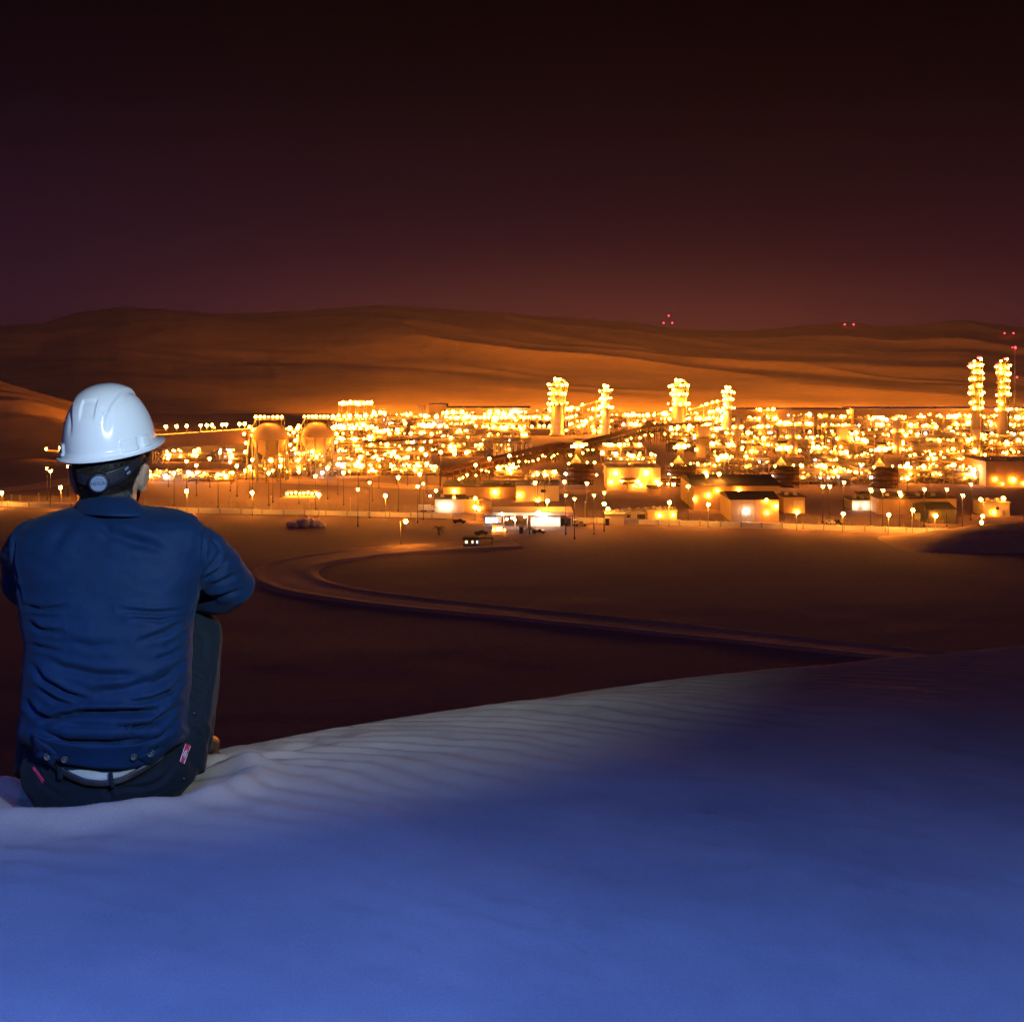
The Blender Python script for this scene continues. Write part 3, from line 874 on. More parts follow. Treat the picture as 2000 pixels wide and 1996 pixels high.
# ---------------------------------------------------------------- row of pale upright vessels, and long sloping racks
for k in range(9):
    x = 966 + k * 8.1 + (6 if k > 5 else 0); g = G(x, 893); s = S(g.y); h = 27 / s; r = 2.3 / s
    t = thing('pressure_vessel', '%s from the left of nine floodlit white upright vessels' % nth(k), 'pressure vessel', g, 0, 'row of white upright vessels')
    b = MB(); b.lathe([(r * .7, 0), (r * .7, 1), (r, 1.8), (r, h - r), (r * .7, h - r * .3), (0, h)], (0, 0, 0), 14); b.build('shell', M['white_paint'], t)
    b = MB(); b.tube([(0, 0, h - .1), (0, 0, h + .8), (0, -r * 1.4, h + .8), (0, -r * 1.4, .3)], .14, 6); b.build('pipe', M['steel'], t)
    lamp(t, (r * 1.3, -r * 3, .9), .8 / s)
def rack(pa, pb, hm, label, nl, mats='rust', width=7):
    A, B = G(*pa), G(*pb); d = B - A; L = d.length; ang = math.atan2(d.y, d.x)
    t = thing('pipe_rack', label, 'pipe rack', A, ang, 'long sloping pipe racks')
    b = MB(); n = int(L / 9)
    for k in range(n + 1):
        x = L * k / n
        for y in (-width / 2, width / 2): b.box((x, y, hm / 2), (.6, .6, hm))
        for z in (hm - .4, hm * .62): b.box((x, 0, z), (.5, width - .6, .5))
    for y in (-width / 2, width / 2):
        for z in (hm + .1, hm * .66): b.box((L / 2, y, z), (L, .5, .5))
    b.build('frame', M[mats], t)
    b = MB()
    for k in range(6):
        y = -width / 2 + .8 + (width - 1.6) * k / 5
        b.tube([(-2, y, hm + .75), (L + 2, y, hm + .75)], .42, 7); b.tube([(-2, y, hm * .62 + .7), (L + 2, y, hm * .62 + .7)], .33, 7)
    b.build('pipe_run', M['rust'], t)
    s = S((A.y + B.y) / 2); rj = random.Random(int(L * 100))
    for k in range(nl): lamp(t, (L * (k + .5 + rj.uniform(-.45, .45)) / nl, -width / 2 - .7, hm * rj.uniform(.3, .62)), 1.7 / s * rj.uniform(.55, 1.35))
rack((872, 952), (1095, 893), 9, 'rusty pipe rack climbing from the yard towards the turbine units', 24)
rack((1090, 905), (1262, 858), 9, 'dark conveyor rack passing behind the leftmost turbine unit', 12, 'dark_steel', 10)
rack((1262, 866), (1440, 846), 12, 'dark rack continuing behind the second exhaust stack', 10, 'dark_steel', 8)
rack((590, 905), (870, 884), 10, 'long level pipe rack in front of the cooler decks', 16, 'steel', 8)

# ---------------------------------------------------------------- buildings
def building(x0, x1, ytop, ybase, depth, wall, roof, label, lamps=(), windows=(), door=None, gable=0, cat='building', white=False, sub=True):
    px = (x0 + x1) / 2
    g = G(px, ybase); s = S(g.y); w = (x1 - x0) / s; h = (ybase - ytop) / s
    t = thing(cat.replace(' ', '_'), label, cat, g + Vector((0, depth / 2, 0)))
    y0 = -depth / 2
    b = MB(); b.box((0, 0, h / 2), (w, depth, h))
    if sub:
        n = int(w / 5)
        for k in range(1, n): b.box((-w / 2 + w * k / n, y0 - .04, h / 2), (.18, .08, h))
    b.build('wall', M[wall], t)
    b = MB()
    if gable:
        b.add([(-w / 2 - .5, y0 - .5, h), (w / 2 + .5, y0 - .5, h), (w / 2 + .5, -y0 + .5, h), (-w / 2 - .5, -y0 + .5, h), (-w / 2 - .5, 0, h + gable), (w / 2 + .5, 0, h + gable)],
              [(0, 1, 5, 4), (2, 3, 4, 5), (1, 2, 5), (3, 0, 4), (3, 2, 1, 0)])
    else:
        b.box((0, 0, h + .22), (w + .8, depth + .8, .44)); b.box((0, 0, h + .6), (w * .3, depth * .4, .32))
    b.build('roof', M[roof], t)
    if not gable and w > 6:
        for k in range(2 if w < 20 else 4):
            q = MB(); ux = -w * .4 + w * .8 * (k + .35) / (2 if w < 20 else 4); q.box((ux, -depth * .2, h + 1.0), (1.6, 1.4, 1.1)); q.lathe([(.5, 1.55), (.55, 1.75), (.4, 1.8)], (ux, -depth * .2, h), 10); q.build('roof_unit', M['steel'], t)
    if door:
        a, c, dh = door
        b = MB(); xa, xc = (a - px) / s, (c - px) / s
        b.box(((xa + xc) / 2, y0 - .09, dh / 2), (xc - xa, .1, dh)); b.build('door', M['steel'], t)
    for a, bt, c, d, m in windows:
        f = MB(); xa, xc, zb, zt = (a - px) / s, (c - px) / s, (ybase - d) / s, (ybase - bt) / s
        f.box(((xa + xc) / 2, y0 - .05, (zb + zt) / 2), (xc - xa + .3, .1, zt - zb + .3)); fr = f.build('window', M['white_paint'], t)
        p = MB(); p.box(((xa + xc) / 2, y0 - .13, (zb + zt) / 2), (xc - xa, .05, zt - zb)); p.build('pane', M[m], fr)
    for lx, ly, lr, lw in lamps:
        lamp(t, ((lx - px) / s, y0 - 1.0, (ybase - ly) / s), lr / s, LAMPW if lw else LAMP)
    return t
building(866, 1066, 951, 972, 26, 'ochre_wall', 'roof_dark', 'long low store with a dark flat roof behind the gatehouse', [(888, 959, 4, 0), (967, 961, 4.4, 0), (1016, 956, 2.5, 0), (852, 958, 3, 0)])
building(849, 906, 975, 1000, 14, 'pale_wall', 'roof_dark', 'pale block with two bright lamps on its face beside the round tank', [(864, 988, 3.4, 1), (876, 988, 3.4, 1), (840, 968, 2, 1)])
building(906, 930, 977, 999, 12, 'ochre_wall', 'concrete', 'narrow ochre shed between the twin-lamp block and the round tank', [(887, 972, 2.6, 0)])
building(1008, 1092, 950, 979, 16, 'pale_wall', 'concrete', 'pale flat-roofed office with one dark window above the gatehouse', [(1014, 967, 3, 0), (1050, 978, 3, 0), (1034, 984, 2.6, 0)], [(1056, 956, 1066, 962, 'glass')])
building(1355, 1524, 949, 996, 40, 'ochre_wall', 'roof_dark', 'largest ochre warehouse with a broad dark roof', [(1383, 967, 3, 0), (1401, 958, 2.6, 0), (1356, 974, 3, 0), (1443, 957, 3, 0)], door=(1430, 1450, 5), gable=3)
building(1427, 1521, 976, 1018, 24, 'ochre_wall', 'roof_dark', 'ochre gabled shed with one white lamp over its door', [(1458, 998, 4.2, 1), (1496, 976, 3, 0), (1515, 988, 3.4, 0), (1498, 1001, 2.5, 0)], door=(1448, 1467, 5), gable=2.2)
building(1531, 1572, 971, 1002, 14, 'ochre_wall', 'roof_dark', 'ochre cube building with a pale shutter on its front', [(1556, 1000, 3, 0)], [(1551, 979, 1568, 990, 'pale_wall')])
building(1664, 1701, 977, 996, 12, 'pale_wall', 'roof_dark', 'small pale hut with two white lamps either side of its door', [(1672, 987, 2.4, 1), (1689, 987, 2.4, 1)], door=(1677, 1684, 2.4))
building(1716, 1868, 974, 1004, 22, 'ochre_wall', 'roof_dark', 'long ochre store with plain panels and a dark roof edge', [(1758, 967, 3.4, 0), (1700, 958, 3.4, 0)])
building(1813, 1867, 995, 1023, 18, 'dark_steel', 'roof_dark', 'dark corrugated shed behind the fence near the sand mound', [(1826, 1006, 3.6, 0)], gable=2.0)
building(1922, 1972, 982, 1008, 12, 'pale_wall', 'concrete', 'pale guard block beside the crowd of yard lamps', [(1914, 975, 3.6, 0), (1958, 973, 4, 0), (1940, 1000, 2.4, 0)], [(1945, 990, 1951, 996, 'glass')], door=(1957, 1963, 2.4))
building(1926, 2075, 903, 950, 30, 'ochre_wall', 'ochre_wall', 'tall windowless ochre hall at the edge of the picture', [(1943, 936, 2.4, 0), (1978, 937, 3.6, 0), (1957, 945, 1.6, 0), (1998, 944, 1.6, 0)])
building(1183, 1219, 1004, 1025, 9, 'pale_wall', 'white_paint', 'pale yellow booth with a white roof just inside the fence', [(1187, 993, 3.4, 0)])
building(1219, 1264, 1001, 1018, 9, 'pale_wall', 'concrete', 'low pale cabin row between the booth and the long cabin', [], [(1224, 1005, 1232, 1011, 'glass'), (1244, 1004, 1260, 1014, 'glass')])
building(1264, 1322, 998, 1019, 9, 'ochre_wall', 'concrete', 'long ochre cabin with two lamps on its front wall', [(1288, 1006, 3.6, 0), (1314, 1005, 3.0, 0)])
building(1186, 1290, 914, 957, 20, 'pale_wall', 'steel', 'floodlit pale workshop between two turbine units', [(1202, 924, 4, 0), (1214, 938, 3.6, 0), (1245, 940, 3.6, 0), (1262, 923, 4.6, 0), (1193, 941, 3, 0), (1252, 947, 3, 0), (1283, 940, 3, 0)], door=(1238, 1256, 5))
building(1267, 1289, 953, 968, 8, 'ochre_wall', 'roof_dark', 'small reddish container hut left of the largest warehouse', [(1286, 945, 3.4, 0)])
building(1678, 1701, 964, 975, 6, 'ochre_wall', 'roof_dark', 'brown container on the slab above the pale hut', [])
building(838, 872, 791, 830, 30, 'ochre_wall', 'concrete', 'square block on the far skyline beside three thin flues', [])
building(872, 1036, 798, 832, 40, 'ochre_wall', 'concrete', 'long far hall with a flat roof on the skyline', [], cat='industrial hall')
building(1420, 1655, 801, 834, 40, 'ochre_wall', 'concrete', 'far hall on the skyline right of the absorber towers', [], cat='industrial hall')
building(1668, 2120, 799, 834, 40, 'ochre_wall', 'white_paint', 'longest far hall with a white roof edge behind the distillation columns', [], cat='industrial hall')
for k in range(3):
    g = G(819 + k * 5.5, 834); s = S(g.y)
    t = thing('flue', '%s of three thin flues on the far skyline' % ['left', 'middle', 'right'][k], 'flue', g, 0, 'thin flues on the skyline')
    b = MB(); b.lathe([(1.5 / s, 0), (1.3 / s, 42 / s), (.9 / s, 42 / s)], (0, 0, 0), 12); b.build('pipe', M['pale_steel'], t)
    b = MB(); b.lathe([(2.2 / s, 20 / s), (2.2 / s, 21 / s)], (0, 0, 0), 12); b.build('ring_platform', M['deck'], t)
# round tank
g = G(944, 998); s = S(g.y)
t = thing('round_tank', 'round ochre tank beside the block with twin lamps', 'storage tank', g)
b = MB(); b.lathe([(17 / s, 0), (17 / s, 22 / s), (16 / s, 22.5 / s), (0, 25 / s)], (0, 0, 0), 36); b.build('shell', M['ochre_wall'], t)
b = MB(); b.lathe([(17.2 / s, 21.6 / s), (17.6 / s, 21.6 / s), (17.6 / s, 22.4 / s)], (0, 0, 0), 36); b.build('rim', M['steel'], t)
b = MB(); b.box((-6 / s, -17.6 / s, 11 / s), (.9, .3, 22 / s)); b.build('ladder', M['steel'], t)
lamp(t, (-15 / s, -18 / s, 27 / s), 3.2 / s); lamp(t, (-8 / s, -20 / s, 7 / s), 3.6 / s)

# ---------------------------------------------------------------- gatehouse, kiosk and hut in front of the fence
g = G(1020, 1029); s = S(g.y); u = 1 / s
t = thing('gatehouse', 'bright white-lit gatehouse with a wide canopy at the plant entrance', 'gatehouse', g)
b = MB(); b.box((-58 * u, 6, 10 * u), (34 * u, 9, 20 * u)); b.box((46 * u, 6, 9 * u), (58 * u, 10, 18 * u)); b.build('wall', M['white_paint'], t)
b = MB(); b.box((20 * u, 9, 25 * u), (160 * u, 18, 6 * u)); b.build('roof', M['pale_wall'], t)
for x in (-36, -14, 10, 74, 96):
    b = MB(); b.box((x * u, 1.0, 11 * u), (1.4 * u, .5, 22 * u)); b.build('post', M['white_paint'], t)
b = MB(); b.box((-60 * u, 1.4, 12 * u), (26 * u, .12, 12 * u)); fr = b.build('window', M['steel'], t)
b = MB()
for k in range(5): b.box((-70 * u + k * 5 * u, 1.3, 12 * u), (4.4 * u, .1, 11 * u))
b.build('pane', M['window_lit'], fr)
for x, z, r in ((32, 28, 5.0), (44, 24, 4), (38, 18, 3.4), (-40, 26, 3), (-20, 18, 2.6), (-30, 16, 2.6), (20, 14, 2.6), (60, 14, 2.6), (-14, 14, 2.4), (70, 10, 2.2), (5, 20, 2.2)):
    lamp(t, (x * u, -1.2, z * u), r * u * .8, LAMPW)
lamp(t, (88 * u, -1, 24 * u), 1.2 * u, LAMPR, 'beacon')
g = G(974, 1041); s = S(g.y); u = 1 / s
t = thing('kiosk', 'glowing ticket kiosk on a lit plinth before the gatehouse', 'kiosk', g)
b = MB(); b.box((0, 0, .4), (28 * u, 4, .8)); b.build('plinth', M['concrete'], t)
b = MB(); b.box((-2 * u, 0, 8 * u + .4), (20 * u, 3, 14 * u)); b.box((-2 * u, 0, 16 * u + .4), (23 * u, 3.5, 1.2 * u)); b.build('body', M['white_paint'], t)
b = MB(); b.box((1 * u, -1.6, 9 * u), (10 * u, .1, 9 * u)); b.build('lit_panel', M['window_warm'], t)
lamp(t, (-10 * u, -2.2, 8 * u), 2 * u); lamp(t, (12 * u, -2.2, 8 * u), 1.6 * u)
g = G(920, 1068); s = S(g.y); u = 1 / s
t = thing('guard_hut', 'small dark guard hut with three lit windows and a side carport', 'hut', g)
b = MB(); b.box((0, 2, 8 * u), (30 * u, 5, 16 * u)); b.build('wall', M['ochre_wall'], t)
b = MB(); b.box((0, 2, 17.4 * u), (36 * u, 6.4, 2.6 * u), top=(.86, .8)); b.build('roof', M['roof_dark'], t)
for x, wd, m in ((-9, 5, 'window_warm'), (3, 3.2, 'window_warm'), (12, 3.2, 'window_lit')):
    b = MB(); b.box((x * u, -.53, 10 * u), (wd * u + .2, .08, 5 * u + .2)); fr = b.build('window', M['steel'], t)
    b = MB(); b.box((x * u, -.60, 10 * u), (wd * u, .06, 5 * u)); b.build('pane', M[m], fr)
b = MB(); b.box((29 * u, 2.5, 17.5 * u), (28 * u, 6, .25)); b.box((41 * u, -.2, 8.6 * u), (.16, .16, 17 * u)); b.box((41 * u, 5.2, 8.6 * u), (.16, .16, 17 * u)); b.build('carport', M['dark_steel'], t)

# ---------------------------------------------------------------- wall, fence, lamp posts
def line_pts(pts, a, b, n):
    X = np.linspace(a, b, n)
    Yp = np.interp(X, [p[0] for p in pts], [p[1] for p in pts])
    return [G(x, y) for x, y in zip(X, Yp)]
WL = [(-150, 983.5), (0, 988.5), (400, 1002.5), (600, 1006), (900, 1013.5), (1250, 1024.5), (1550, 1033.5), (1850, 1043), (2150, 1053)]
def low_wall(a, b, n, label):
    P = line_pts(WL, a, b, n)
    o = P[0].copy()
    t = thing('perimeter_wall', label, 'boundary wall', o, 0, 'low boundary walls')
    m = MB()
    for p, q in zip(P, P[1:]):
        d = q - p; ang = math.atan2(d.y, d.x); c = (p + q) / 2 - o
        m.box((c.x, c.y, 1.05), (d.length - .01, .35, 2.1), rz=ang)
    m.build('wall', M['white_paint'], t)
    for p in P[::3]:
        m = MB(); m.box((0, 0, 1.15), (.55, .6, 2.3)); m.box((0, 0, 2.36), (.7, .75, .12)); m.build('pillar', M['concrete'], t, p - o)
def wire_fence(a, b, n, label):
    P = [p + Vector((0, 4.5, 0)) for p in line_pts(WL, a, b, n)]
    o = P[0].copy()
    t = thing('wire_fence', label, 'fence', o, 0, 'tall wire fences')
    m = MB()
    for p, q in zip(P, P[1:]):
        for z in (.4, 1.2, 2.0, 2.8, 3.4, 4.0, 4.5): m.tube([p - o + Vector((0, 0, z)), q - o + Vector((0, 0, z))], .035, 4, caps=False)
    m.build('wire', M['steel'], t)
    for p in P:
        m = MB(); m.box((0, 0, 2.3), (.14, .14, 4.6)); m.beam((0, 0, 4.6), (0, -.45, 5.0), .1); m.build('post', M['steel'], t, p - o)
low_wall(-150, 885, 76, 'low pale boundary wall between the man and the gatehouse')
low_wall(1125, 1850, 55, 'low pale boundary wall between the gatehouse and the sand mound')
wire_fence(-150, 885, 64, 'tall wire fence behind the longer boundary wall')
wire_fence(1125, 1850, 48, 'tall wire fence behind the shorter boundary wall')

def lamp_post(px, plamp, pbase, label, group, r=3.6, dx=0, me=None):
    g = G(px, pbase); s = S(g.y); h = (pbase - plamp) / s
    t = thing('lamp_post', label, 'lamp post', g, 0, group)
    b = MB(); b.tube([(0, 0, 0), (0, 0, h * .5), (0, 0, h + .25)], [.16, .12, .09], 8); b.box((0, 0, .25), (.5, .5, .5)); b.build('pole', M['steel'], t)
    b = MB(); b.tube([(0, 0, h), (dx * .6, -.2, h + .5), (dx, -.5, h + .5)], .06, 6); b.box((dx, -.6, h + .55), (.5, .7, .16)); b.build('arm', M['steel'], t)
    lamp(t, (dx, -.6, h), r / s, me or LAMPS)
FP = [(-40, 950, 986), (4, 962, 992), (119, 952, 992), (240, 956, 998), (365, 959, 1004), (493, 962, 1008), (623, 966, 1011), (753, 968, 1013), (928, 990, 1017), (1069, 978, 1022), (1180, 984, 1026), (1307, 981, 1028), (1383, 985, 1031),
      (1556, 1000, 1036), (1646, 1003, 1040), (1735, 1005, 1043), (1782, 996, 1044), (1826, 1007, 1046), (1918, 1008, 1032), (1916, 1020, 1040)]
for k, (x, a, b_) in enumerate(FP):
    lamp_post(x, a, b_, '%s lamp post from the left along the low boundary wall' % nth(k), 'lamp posts along the boundary wall', 3.4, 0.0)
lamp_post(782, 1018, 1067, 'lone lamp post with an arm lighting the sand track', None, 3.8, 2.0)

# bare camera poles along the fence
for k, (x, a, b_) in enumerate([(62, 968, 990), (139, 972, 994), (442, 975, 1006), (522, 974, 1009), (598, 976, 1010), (679, 978, 1012), (1145, 985, 1022), (1294, 994, 1028), (1468, 1003, 1034)]):
    g = G(x, b_); s = S(g.y); h = (b_ - a) / s
    t = thing('camera_pole', '%s bare slim pole from the left behind the boundary wall' % nth(k), 'pole', g + Vector((0, 8, 0)), 0, 'bare camera poles by the fence')
    b = MB(); b.tube([(0, 0, 0), (0, 0, h)], [.15, .1], 6); b.build('pole', M['pale_steel'], t)
    b = MB(); b.box((0, -.3, h), (.35, .8, .3)); b.build('camera_box', M['white_paint'], t)

# flood masts across the yard and between the modules: (column, row of the lamp, size)
FM = [(99, 920, 4.2), (92, 915, 2.6), (133, 911, 3), (329, 895, 4.4), (365, 901, 4), (384, 890, 4), (384, 909, 4.2), (410, 896, 4.2), (430, 884, 4.2), (453, 890, 4.6), (450, 902, 4), (463, 910, 4.6), (488, 912, 4.2),
      (481, 882, 4.2), (493, 898, 4), (340, 924, 4.2), (426, 927, 4.4), (525, 924, 4.6), (548, 911, 4.4), (533, 919, 3.6), (584, 921, 4.4), (610, 882, 4.4), (640, 914, 5), (660, 907, 5), (671, 923, 5), (616, 930, 4.6),
      (700, 902, 5), (727, 917, 4.8), (740, 897, 5), (775, 892, 4.6), (796, 893, 4.4), (832, 888, 5), (861, 883, 4.8), (834, 905, 5), (778, 932, 5), (820, 926, 5), (722, 943, 3.2), (699, 956, 3.4), (816, 950, 4.2),
      (827, 945, 3), (911, 884, 4.8), (956, 896, 4.4), (995, 890, 4.6), (929, 908, 4.4), (888, 887, 4), (1045, 943, 5), (1064, 927, 4.6), (1102, 941, 4.2), (1146, 944, 4.4), (1050, 926, 4), (1230, 889, 3.6),
      (1160, 968, 3.2), (1180, 963, 3.2), (1105, 968, 3), (1122, 975, 3), (1404, 926, 5.2), (1380, 929, 4.2), (1402, 898, 4.6), (1344, 950, 4.6), (1315, 946, 4.6), (1620, 950, 4.2), (1607, 950, 4), (1648, 942, 4),
      (1700, 956, 4), (1724, 958, 4.2), (1772, 906, 4.8), (1757, 962, 4.4), (1805, 956, 4), (1849, 956, 4), (1880, 968, 4.2), (1896, 946, 3.4)]
for k, (x, y, r) in enumerate(sorted(FM)):
    h = 15.0
    Yd = F * (H - h) / (y - HOR)
    t = thing('flood_mast', '%s floodlight mast from the left of those scattered through the plant' % nth(k), 'floodlight mast', ((x - 1000) / F * Yd, Yd, -H), 0, 'floodlight masts in the plant yard')
    b = MB(); b.tube([(0, 0, 0), (0, 0, h)], [.16, .08], 7); b.box((0, 0, .3), (.7, .7, .6)); b.build('pole', M['dark_steel'], t)
    b = MB(); b.box((0, 0, h + .5), (1.8, .25, .25)); b.build('crossbar', M['steel'], t)
    lamp(t, (0, -.6, h), r * .62 / S(Yd), LAMPS)

# far embankment road on the left with its posts
g0, g1 = G(282, 872), G(500, 862)
t = thing('embankment', 'long raised embankment carrying a row of lamps, right of the hard hat', 'embankment', g0)
d = g1 - g0
b = MB(); n = 30
P = np.array([[[g.x + (-9 if j in (0, 5) else (-5 if j in (1,) else 5 if j == 4 else 0)) * 0 + 0, 0, 0] for j in range(6)] for g in [d * (k / n) for k in range(n + 1)]], float)
prof_ = [(-14, -.3), (-6, 6.6), (-5.9, 7.2), (5, 7.2), (6, 6.6), (14, -.3)]
for k in range(n + 1):
    for j, (oy, oz) in enumerate(prof_):
        q = d * (k / n); P[k, j] = (q.x, q.y + oy * 1.6, max(oz * (1.1 + .35 * k / n), -.3))
b.grid(P); b.build('bank', M['yard'], t)
b = MB()
for k in range(n):
    p, q = d * (k / n), d * ((k + 1) / n)
    b.tube([(p.x, p.y - 9.6, 9.4), (q.x, q.y - 9.6, 9.8)], .12, 4)
b.build('guard_rail', M['steel'], t)
for k, x in enumerate([324, 345, 365, 392, 404, 414, 434, 442, 468, 478]):
    yb = np.interp(x, [282, 500], [872, 862]); g = G(x, yb); s = S(g.y)
    t2 = thing('lamp_post', '%s lamp post from the left on the raised embankment' % nth(k), 'lamp post', g + Vector((0, 0, 8.2)), 0, 'lamp posts on the embankment')
    b = MB(); b.tube([(0, 0, 0), (0, 0, 6)], .14, 6); b.build('pole', M['steel'], t2)
    lamp(t2, (0, -.4, 6), 2.8 / s, LAMPS)
floodlight(g0 + Vector((d.x * .1, 34, 0)), (-.75, 1, .04), DUNE_FILL * .06, 110, 12, 'added fill-light mast behind the left end of the embankment, brightening the near dune')  # added fill light for the near dune flank
floodlight(g0 + Vector((d.x * .6, 34, 0)), (-.2, 1, .03), DUNE_FILL * .09, 100, 12, 'added fill-light mast behind the middle of the embankment, brightening the far dunes')  # added fill light for the far dunes on the left
# low pipe trestle with small lamps on the left, and braced pylon
rack((288, 936), (445, 936), 4.5, 'low pale pipe trestle dotted with small lamps right of the ear', 22, 'steel', 5)
rack((1220, 958), (1300, 950), 5, 'short floodlit trestle beside the pale workshop', 8, 'steel', 5)
g = G(310, 905); s = S(g.y)
t = thing('braced_pylon', 'braced steel trestle tower just right of the head', 'pylon', g)
b = MB()
w = 9 / s; h = 26 / s
for x in (-w, w):
    for y in (-w, w): b.box((x, y, h / 2), (.5, .5, h))
for y in (-w, w): b.beam((-w, y, 0), (w, y, h), .4); b.beam((w, y, 0), (-w, y, h), .4)
b.build('frame', M['pale_steel'], t)
b = MB(); b.box((0, 0, h), (2 * w + 3, 2 * w + 3, .6)); b.build('deck', M['deck'], t)
# long concrete conveyor gallery at far left with two lamps
g = G(118, 897); s = S(g.y)
t = thing('loading_ramp', 'pale wedge-shaped loading ramp left of the hard hat', 'ramp', g)
b = MB()
L = 46 / s
b.add([(-24 / s, -4, 18 / s), (L, -4, 17 / s), (L, 4, 17 / s), (-24 / s, 4, 18 / s), (-20 / s, -4, 16.6 / s), (L, -4, 4 / s), (L, 4, 4 / s), (-20 / s, 4, 16.6 / s)],
      [(0, 1, 2, 3), (7, 6, 5, 4), (0, 4, 5, 1), (1, 5, 6, 2), (2, 6, 7, 3), (3, 7, 4, 0)]); b.build('slab', M['pale_wall'], t)
b = MB()
for x in (4 / s, 20 / s, 38 / s): b.box((x, 0, 3.5 / s), (1.2, 5, 7 / s))
b.build('pier', M['concrete'], t)
lamp(t, (-23 / s, -4, 21 / s), 2.4 / s); lamp(t, (4 / s, -4, 23 / s), 2.8 / s)
# floodlit sign frame / small lit store in the yard
g = G(592, 970); s = S(g.y); u = 1 / s
t = thing('lit_shelter', 'small open shelter bright with lamps in the sandy yard', 'shelter', g)
b = MB(); b.box((0, 0, 11 * u), (66 * u, 7, 1.0 * u)); b.build('roof', M['concrete'], t)
for x in (-32, -11, 11, 32):
    b = MB(); b.box((x * u, -3, 5.2 * u), (.35, .35, 10.4 * u)); b.build('post', M['steel'], t)
b = MB(); b.box((0, 0, .2), (70 * u, 9, .4)); b.build('slab', M['concrete'], t)
for k in range(8): lamp(t, ((-28 + 8 * k) * u, -3.6, (7.5 + (k % 3)) * u), 2.2 * u)

# ---------------------------------------------------------------- vehicles
def vehicle(px, py, rz, label, body, kind='pickup'):
    g = G(px, py)
    t = thing('parked_truck' if kind == 'truck' else 'pickup', label, 'truck' if kind == 'truck' else 'pickup', g, rz, 'vehicles by the fence and gate')
    b = MB()
    if kind == 'pickup':
        b.box((0, 0, .78), (5.2, 1.8, .55)); b.box((1.75, 0, 1.12), (1.5, 1.7, .2), top=(.9, .92)); b.box((-1.5, .82, 1.2), (2.1, .1, .35)); b.box((-1.5, -.82, 1.2), (2.1, .1, .35)); b.box((-2.55, 0, 1.2), (.1, 1.7, .35))
        b.build('body', M[body], t)
        b = MB(); b.box((.25, 0, 1.45), (1.9, 1.66, .75), top=(.72, .86)); b.build('cabin', M[body], t)
        b = MB(); b.box((.25, 0, 1.5), (1.72, 1.70, .42), top=(.8, .9)); b.build('window', M['glass'], t)
        wx = (1.65, -1.6); wr = .4; hl = 2.62
    else:
        b.box((-1.2, 0, 1.9), (5.6, 2.4, 2.2)); b.box((-.4, 0, .75), (7.4, 1.0, .25)); b.build('box_body', M[body], t)
        b = MB(); b.box((2.7, 0, 1.5), (1.7, 2.3, 1.7), top=(.8, .94)); b.build('cabin', M['white_paint'], t)
        b = MB(); b.box((2.95, 0, 1.95), (1.25, 2.34, .6), top=(.86, .98)); b.build('window', M['glass'], t)
        wx = (2.5, -1.0, -2.6); wr = .5; hl = 3.57
    for x in wx:
        for y in (-.82, .82):
            b = MB(); b.lathe([(wr * .55, -.13), (wr, -.12), (wr, .12), (wr * .55, .13)], (x, y, wr), 16, axis='y'); b.build('wheel', M['black_rubber'], t)
    for y in (-.6, .6):
        b = MB(); b.box((hl, y, .88), (.08, .34, .2)); b.build('headlight', M['glass'], t)
vehicle(835, 999, .2, 'pale box truck parked beside the twin-lamp block', 'pale_wall', 'truck')
vehicle(897, 1022, .1, 'dark pickup by the wall left of the gatehouse', 'dark_steel')
vehicle(1111, 1026, -.3, 'dark box truck parked at the right end of the gatehouse', 'roof_dark', 'truck')
vehicle(1052, 1042, .1, 'low dark pickup alone on the lit sand before the gatehouse', 'dark_steel')
vehicle(1134, 1027, .0, 'ochre pickup right of the gatehouse canopy', 'ochre_wall')
vehicle(1622, 1024, -1.3, 'white pickup facing the fence near the ochre cube building', 'white_paint')
vehicle(1641, 1024, -1.3, 'dark pickup beside the white pickup inside the fence', 'dark_steel')
vehicle(1806, 1016, 0, 'white box truck beside the dark corrugated shed', 'white_paint', 'truck')
vehicle(1700, 1036, 0, 'dusty pickup close behind the wire fence', 'pipe')
vehicle(940, 1045, .6, 'small dark pickup between the kiosk and the guard hut', 'roof_dark')

# ---------------------------------------------------------------- palms
def palm(px, py, hgt, label):
    g = G(px, py)
    t = thing('palm_tree', label, 'palm', g, 0, 'young palms near the gate')
    rnd = random.Random(px)
    b = MB(); b.tube([(0, 0, 0), (.1, 0, hgt * .5), (.05, 0, hgt)], [.34, .25, .22], 9)
    for k in range(8): b.lathe([(.30, 0), (.36, .1), (.28, .2)], (.06, 0, hgt * (k + .5) / 8), 9)
    b.build('trunk', M['bark'], t)
    b = MB()
    for k in range(22):
        a = 2 * math.pi * k / 22 + rnd.uniform(-.1, .1); el = rnd.uniform(.0, 1.2); L = rnd.uniform(2.4, 3.2)
        pts = []
        for q in range(6):
            u = q / 5
            rr = L * u * math.cos(el * (1 - .3 * u)); zz = L * u * math.sin(el) - 1.6 * u * u
            pts.append(Vector((.05 + rr * math.cos(a), rr * math.sin(a), hgt + zz)))
        side = Vector((-math.sin(a), math.cos(a), 0))
        for q in range(5):
            for e in (-1, 1):
                for w in (.25, .75):
                    p = pts[q].lerp(pts[q + 1], w); tip = p + (side * e * .55 * (1 - .5 * q / 5) + (pts[q + 1] - pts[q]).normalized() * .35 + Vector((0, 0, -.15)))
                    b.add([p, p + Vector((0, 0, .05)), tip, p + (pts[q + 1] - pts[q]) * .22], [(0, 1, 2), (0, 2, 3), (1, 3, 2), (0, 3, 1)])
        b.tube(pts, .035, 4)
    b.build('crown', M['frond'], t)
